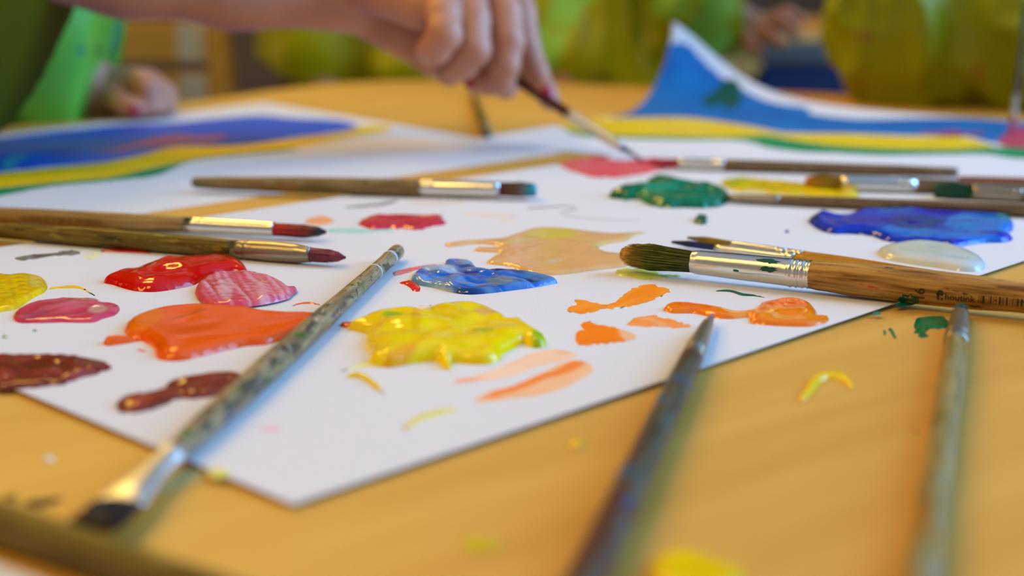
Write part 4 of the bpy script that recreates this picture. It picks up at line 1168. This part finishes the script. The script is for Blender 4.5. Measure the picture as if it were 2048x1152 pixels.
LIME = smock_mat('lime_smock', (70, 150, 40), (112, 190, 66), [(16, 110, 110), (40, 110, 60)], .61, 18)
OLIVE_DARK = smock_mat('olive_smock', (70, 74, 0), (84, 86, 2), [(66, 60, 4)], .7, 12, .7, .05)
YELLOW = smock_mat('yellow_green_smock', (140, 138, 0), (176, 168, 2), [(112, 190, 60)], .64, 9)
YELLOW2 = smock_mat('yellow_lime_smock', (170, 166, 0), (208, 196, 0), [(170, 240, 90)], .60, 8)
OLIVE = smock_mat('crumpled_olive_smock', (114, 124, 0), (140, 146, 2), [(120, 160, 70), (150, 90, 30)], .70, 22)

def painter():
    q = Q
    wrist = q(690, -14, .875)
    elbow = Vector((-.345, .775, T + .145)); shoulder = Vector((-.49, .665, T + .31))
    pr = []
    pr += [(elbow, q(250, -84, .825), .036, .0325, .012), (q(250, -84, .825), q(470, -44, .85), .0325, .0285, .012), (q(470, -44, .85), wrist, .0285, .0225, .012)]
    kf = .0035
    # palm: heel of the hand with the little-finger side above the crease, thumb side below it
    pr += [(wrist, q(770, -60, .875), .021, .017, .01), (q(700, -40, .86), q(852, 16, .825), .0155, .0135, .004),
           (q(780, -70, .87), q(930, -60, .85), .020, .016, .008), (q(780, -70, .89), q(990, -50, .875), .018, .015, .008)]
    pr += [(q(700, -2, .885), q(800, 60, .885), .0185, .0150, .004), (q(800, 60, .885), q(872, 112, .88), .0150, .0125, .004)]
    # thumb behind the fingers, its tip below the middle finger
    pr += [(q(872, 112, .88), q(950, 135, .893), .0120, .0098, .004), (q(950, 135, .893), q(1012, 174, .882), .0096, .0078, .004)]
    pr = [p if len(p) == 5 else (*p, kf) for p in pr]
    def finger(pts, kk=.0022):
        for i in range(len(pts) - 1):
            pr.append((q(*pts[i][:3]), q(*pts[i + 1][:3]), pts[i][3], pts[i + 1][3], kk))
    finger([(880, -60, .835, .0115), (888, 30, .808, .0098), (890, 68, .800, .0097), (872, 96, .806, .0090), (856, 104, .828, .0078)])
    finger([(930, -60, .845, .0115), (946, 40, .822, .0100), (948, 98, .815, .0096), (925, 128, .826, .0090), (898, 146, .838, .0080)])
    finger([(985, -60, .862, .0115), (1010, 30, .845, .0105), (1016, 82, .838, .0098), (1010, 130, .838, .0088), (1003, 162, .842, .0080), (978, 166, .846, .0074), (950, 165, .848, .0066)])
    finger([(1020, -50, .880, .0115), (1040, 30, .872, .0100), (1050, 85, .868, .0090), (1072, 145, .862, .0078), (1092, 185, .856, .0068), (1100, 200, .853, .0062)])
    hand = sdf(pr, .0011, .003)
    cp = Vector((-.258, .80, T + .085))
    root, body = person('person in a dark olive smock reaching in from the left, painting with a slim brush', -.71, .60, .45,
                        [(shoulder, elbow, elbow + (q(250, -84, .825) - elbow) * .3), (Vector((-.70, .50, .85)), Vector((-.66, .44, .68)), Vector((-.58, .42, .60)))],
                        OLIVE_DARK, [hand], sleeve=(.07, .09, .05), amp=.004, seed=1.0, scale=1.13, hair=(52, 34, 22),
                        extra_smock=[(shoulder, Vector((-.36, .77, T + .13)), .085, .095), (Vector((-.36, .77, T + .13)), Vector((-.27, .81, T + .095)), .095, .085)],
                        cuffs=[((-.2515, .81, T + .1055), (.9, .05, -.43))], vox_s=.005)
    nail(q(1096, 186, .8478), (.15, -.9, .3), q(1100, 200, .853) - q(1080, 160, .858), .0034, .0050, body)
    nail(q(941, 168, .8425), (-.25, -.85, -.25), q(930, 167, .848) - q(978, 166, .846), .0026, .0042, body)
    return root
painter()

def left_child():
    q = Q
    wr = q(200, 192, 1.05)
    palm = [(wr, q(250, 180, 1.045), .018, .017), (q(240, 172, 1.05), q(292, 172, 1.045), .014, .013)]
    f = [[q(286, 162, 1.04), q(312, 180, 1.025), q(318, 212, 1.025)], [q(292, 166, 1.05), q(326, 182, 1.04), q(334, 212, 1.035)],
         [q(270, 160, 1.035), q(296, 178, 1.015), q(298, 214, 1.015)], [q(296, 172, 1.06), q(334, 190, 1.055), q(338, 215, 1.05)], [q(225, 195, 1.03), q(250, 208, 1.015), q(270, 218, 1.008)]]
    hand = simple_hand(wr, f, .0085, palm)
    sh = Vector((-.405, 1.13, T + .23)); el = Vector((-.385, 1.05, T + .075))
    root, body = person('child in a lime green smock with teal stains, one fist on the table at left', -.53, 1.20, -.25,
                        [(sh, el, wr), (Vector((-.56, 1.30, .80)), Vector((-.52, 1.36, .66)), Vector((-.46, 1.36, .62)))], LIME, [hand],
                        sleeve=(.075, .078, .06), amp=.005, seed=2.0, extra_smock=[(sh, Vector((-.372, 1.06, T + .095)), .085, .083), (el, Vector((-.335, 1.04, T + .06)), .072, .052)],
                        cuffs=[(q(195, 190, 1.05), (.93, 0, -.25))], hair=(120, 84, 40))
    nail(q(268, 219, 1.0025), (.1, -.8, .3), (1, 0, -.3), .0042, .0052, body)
left_child()

def far_children():
    T_ = T
    person('child in a yellow-green smock behind the far edge, left of the painting hand', -.172, 1.63, -1.5,
           [(Vector((-.075, 1.62, T + .19)), Vector((-.085, 1.56, T + .06)), Vector((-.11, 1.50, T - .05))), (Vector((-.25, 1.64, T + .19)), Vector((-.235, 1.60, T + .08)), Vector((-.20, 1.54, T - .02)))],
           YELLOW, sleeve=(.05, .05, .045), amp=.008, seed=3.1, torso=.76, hem_cut=((-.23, 1.5, T - .015), (-.35, 0, -.94)))
    wr = Q(1470, 42, 1.56)
    palm = [(wr, Q(1520, 58, 1.55), .019, .017)]
    f = [[Q(1520, 50, 1.545), Q(1560, 40, 1.53), Q(1585, 58, 1.525)], [Q(1525, 58, 1.55), Q(1572, 50, 1.535), Q(1590, 70, 1.53)], [Q(1512, 66, 1.54), Q(1545, 72, 1.525), Q(1565, 88, 1.52)],
         [Q(1518, 46, 1.56), Q(1575, 26, 1.55), Q(1600, 38, 1.545)], [Q(1490, 70, 1.54), Q(1500, 90, 1.53), Q(1520, 100, 1.525)]]
    hand = simple_hand(wr, f, .008, palm)
    el = Vector((.175, 1.56, T + .08))
    person('child in a bright lime-yellow smock at the far side, right of the painting hand', .092, 1.60, -1.57,
           [(Vector((.165, 1.62, T + .2)), el, wr), (Vector((.015, 1.62, T + .2)), Vector((.035, 1.56, T + .07)), Vector((.06, 1.50, T - .02)))],
           YELLOW2, [hand], sleeve=(.05, .05, .042), amp=.010, seed=4.4, torso=.78, cuffs=[(Q(1478, 35, 1.56), (.97, 0, 0.1))])
    el = Vector((.325, 1.155, T + .062)); el2 = Vector((.56, 1.13, T + .066))
    w1, w2 = Vector((.385, 1.115, T + .056)), Vector((.46, 1.10, T + .058))
    person('child in a crumpled olive smock leaning on the table at the right', .48, 1.36, -1.75,
           [(Vector((.365, 1.32, T + .2)), el, w1), (Vector((.59, 1.33, T + .2)), el2, w2)],
           OLIVE, sleeve=(.062, .055, .05), amp=.011, seed=5.7, drape=.9,
           extra_smock=[(Vector((.365, 1.31, T + .18)), Vector((.335, 1.165, T + .066)), .070, .060), (Vector((.335, 1.165, T + .066)), w1 + Vector((.03, -.005, 0)), .056, .050),
                        (el2, w2 - Vector((.03, 0, 0)), .058, .050), (Vector((.47, 1.31, T + .15)), Vector((.45, 1.17, T + .10)), .09, .06), (Vector((.42, 1.12, T + .10)), Vector((.43, 1.12, T + .12)), .035, .03)],
           hair=(40, 28, 20), vox_s=.004)
far_children()

# ------------------------------------------------------------------ furniture behind
def wooden_chair():
    y0 = 1.70
    root = tag(empty('wooden_chair', (-.47, y0 + .15, 0)), 'honey wood chair with horizontal back slats behind the lime green sleeve', 'chair')
    inv = Matrix.Translation(-root.location)
    def bar(name, a, b, w, d, parent=None):
        a, b = Vector(a), Vector(b)
        D = (b - a).normalized(); side = Vector((1, 0, 0)) if abs(D.x) < .9 else Vector((0, 0, 1))
        u = (side - D * side.dot(D)).normalized(); v = D.cross(u)
        vs_ = [p + u * (sx * w / 2) + v * (sy * d / 2) for p in (a, b) for sx, sy in ((-1, -1), (1, -1), (1, 1), (-1, 1))]
        o = mesh_obj(name, vs_, [(0, 1, 2, 3), (7, 6, 5, 4), (0, 4, 5, 1), (1, 5, 6, 2), (2, 6, 7, 3), (3, 7, 4, 0)], M['chair'], smooth=False)
        bm = bmesh.new(); bm.from_mesh(o.data); bmesh.ops.recalc_face_normals(bm, faces=bm.faces[:]); bmesh.ops.bevel(bm, geom=bm.edges[:], offset=.003, segments=2, affect='EDGES'); bm.to_mesh(o.data); bm.free()
        o.parent = parent or root
        o.matrix_parent_inverse = inv
        return o
    zt = T + .075
    bar('post', (-.300, y0, 0), (-.348, y0, zt), .026, .03)
    bar('post', (-.640, y0, 0), (-.592, y0, zt), .026, .03)
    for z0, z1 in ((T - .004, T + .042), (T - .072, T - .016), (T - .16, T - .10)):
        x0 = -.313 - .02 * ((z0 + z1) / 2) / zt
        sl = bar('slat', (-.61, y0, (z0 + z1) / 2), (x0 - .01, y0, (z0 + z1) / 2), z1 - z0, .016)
        wb = box('slat_light_patch', (x0 - .06, y0 - .0095, z0 + .002), (x0 - .03, y0 + .0095, z1 - .002), M['white_frame'])  # white block standing in for a patch of bright light near the slat end
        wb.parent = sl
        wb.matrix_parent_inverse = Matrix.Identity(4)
    st = box('seat', (-.64, y0 + .02, .31), (-.30, y0 + .34, .335), M['chair'], None, .006)
    st.parent = root; st.matrix_parent_inverse = inv
    for x in (-.62, -.32):
        bar('leg', (x, y0 + .31, 0), (x, y0 + .31, .31), .03, .03)
wooden_chair()

def navy_chair():
    cx, cy = .52, 1.95
    root = tag(empty('plastic_chair', (cx, cy, 0)), 'navy blue plastic chair between the far child and the crumpled olive smock', 'chair')
    inv = Matrix.Translation(-root.location)
    def add(o):
        o.parent = root; o.matrix_parent_inverse = inv
    add(box('backrest', (cx - .19, cy - .02, T - .16), (cx + .19, cy + .0, T - .022), M['navy'], None, .008))
    add(box('top_rail', (cx - .19, cy - .024, T - .021), (cx + .19, cy + .004, T + .006), M['steel_leg'], None, .006))
    add(box('seat', (cx - .19, cy, .33), (cx + .19, cy + .34, .35), M['navy'], None, .008))
    for sx in (-.17, .17):
        add(box('leg', (cx + sx - .012, cy - .022, 0), (cx + sx + .012, cy + .0, T - .16), M['steel_leg']))
        add(box('leg', (cx + sx - .012, cy + .30, 0), (cx + sx + .012, cy + .324, .33), M['steel_leg']))
navy_chair()
make_table('side_table', (.25, 2.35), (0, 1), (1, 0), .7, 1.2, 'beige topped table standing further back in the room', .04, M['table_edge'])
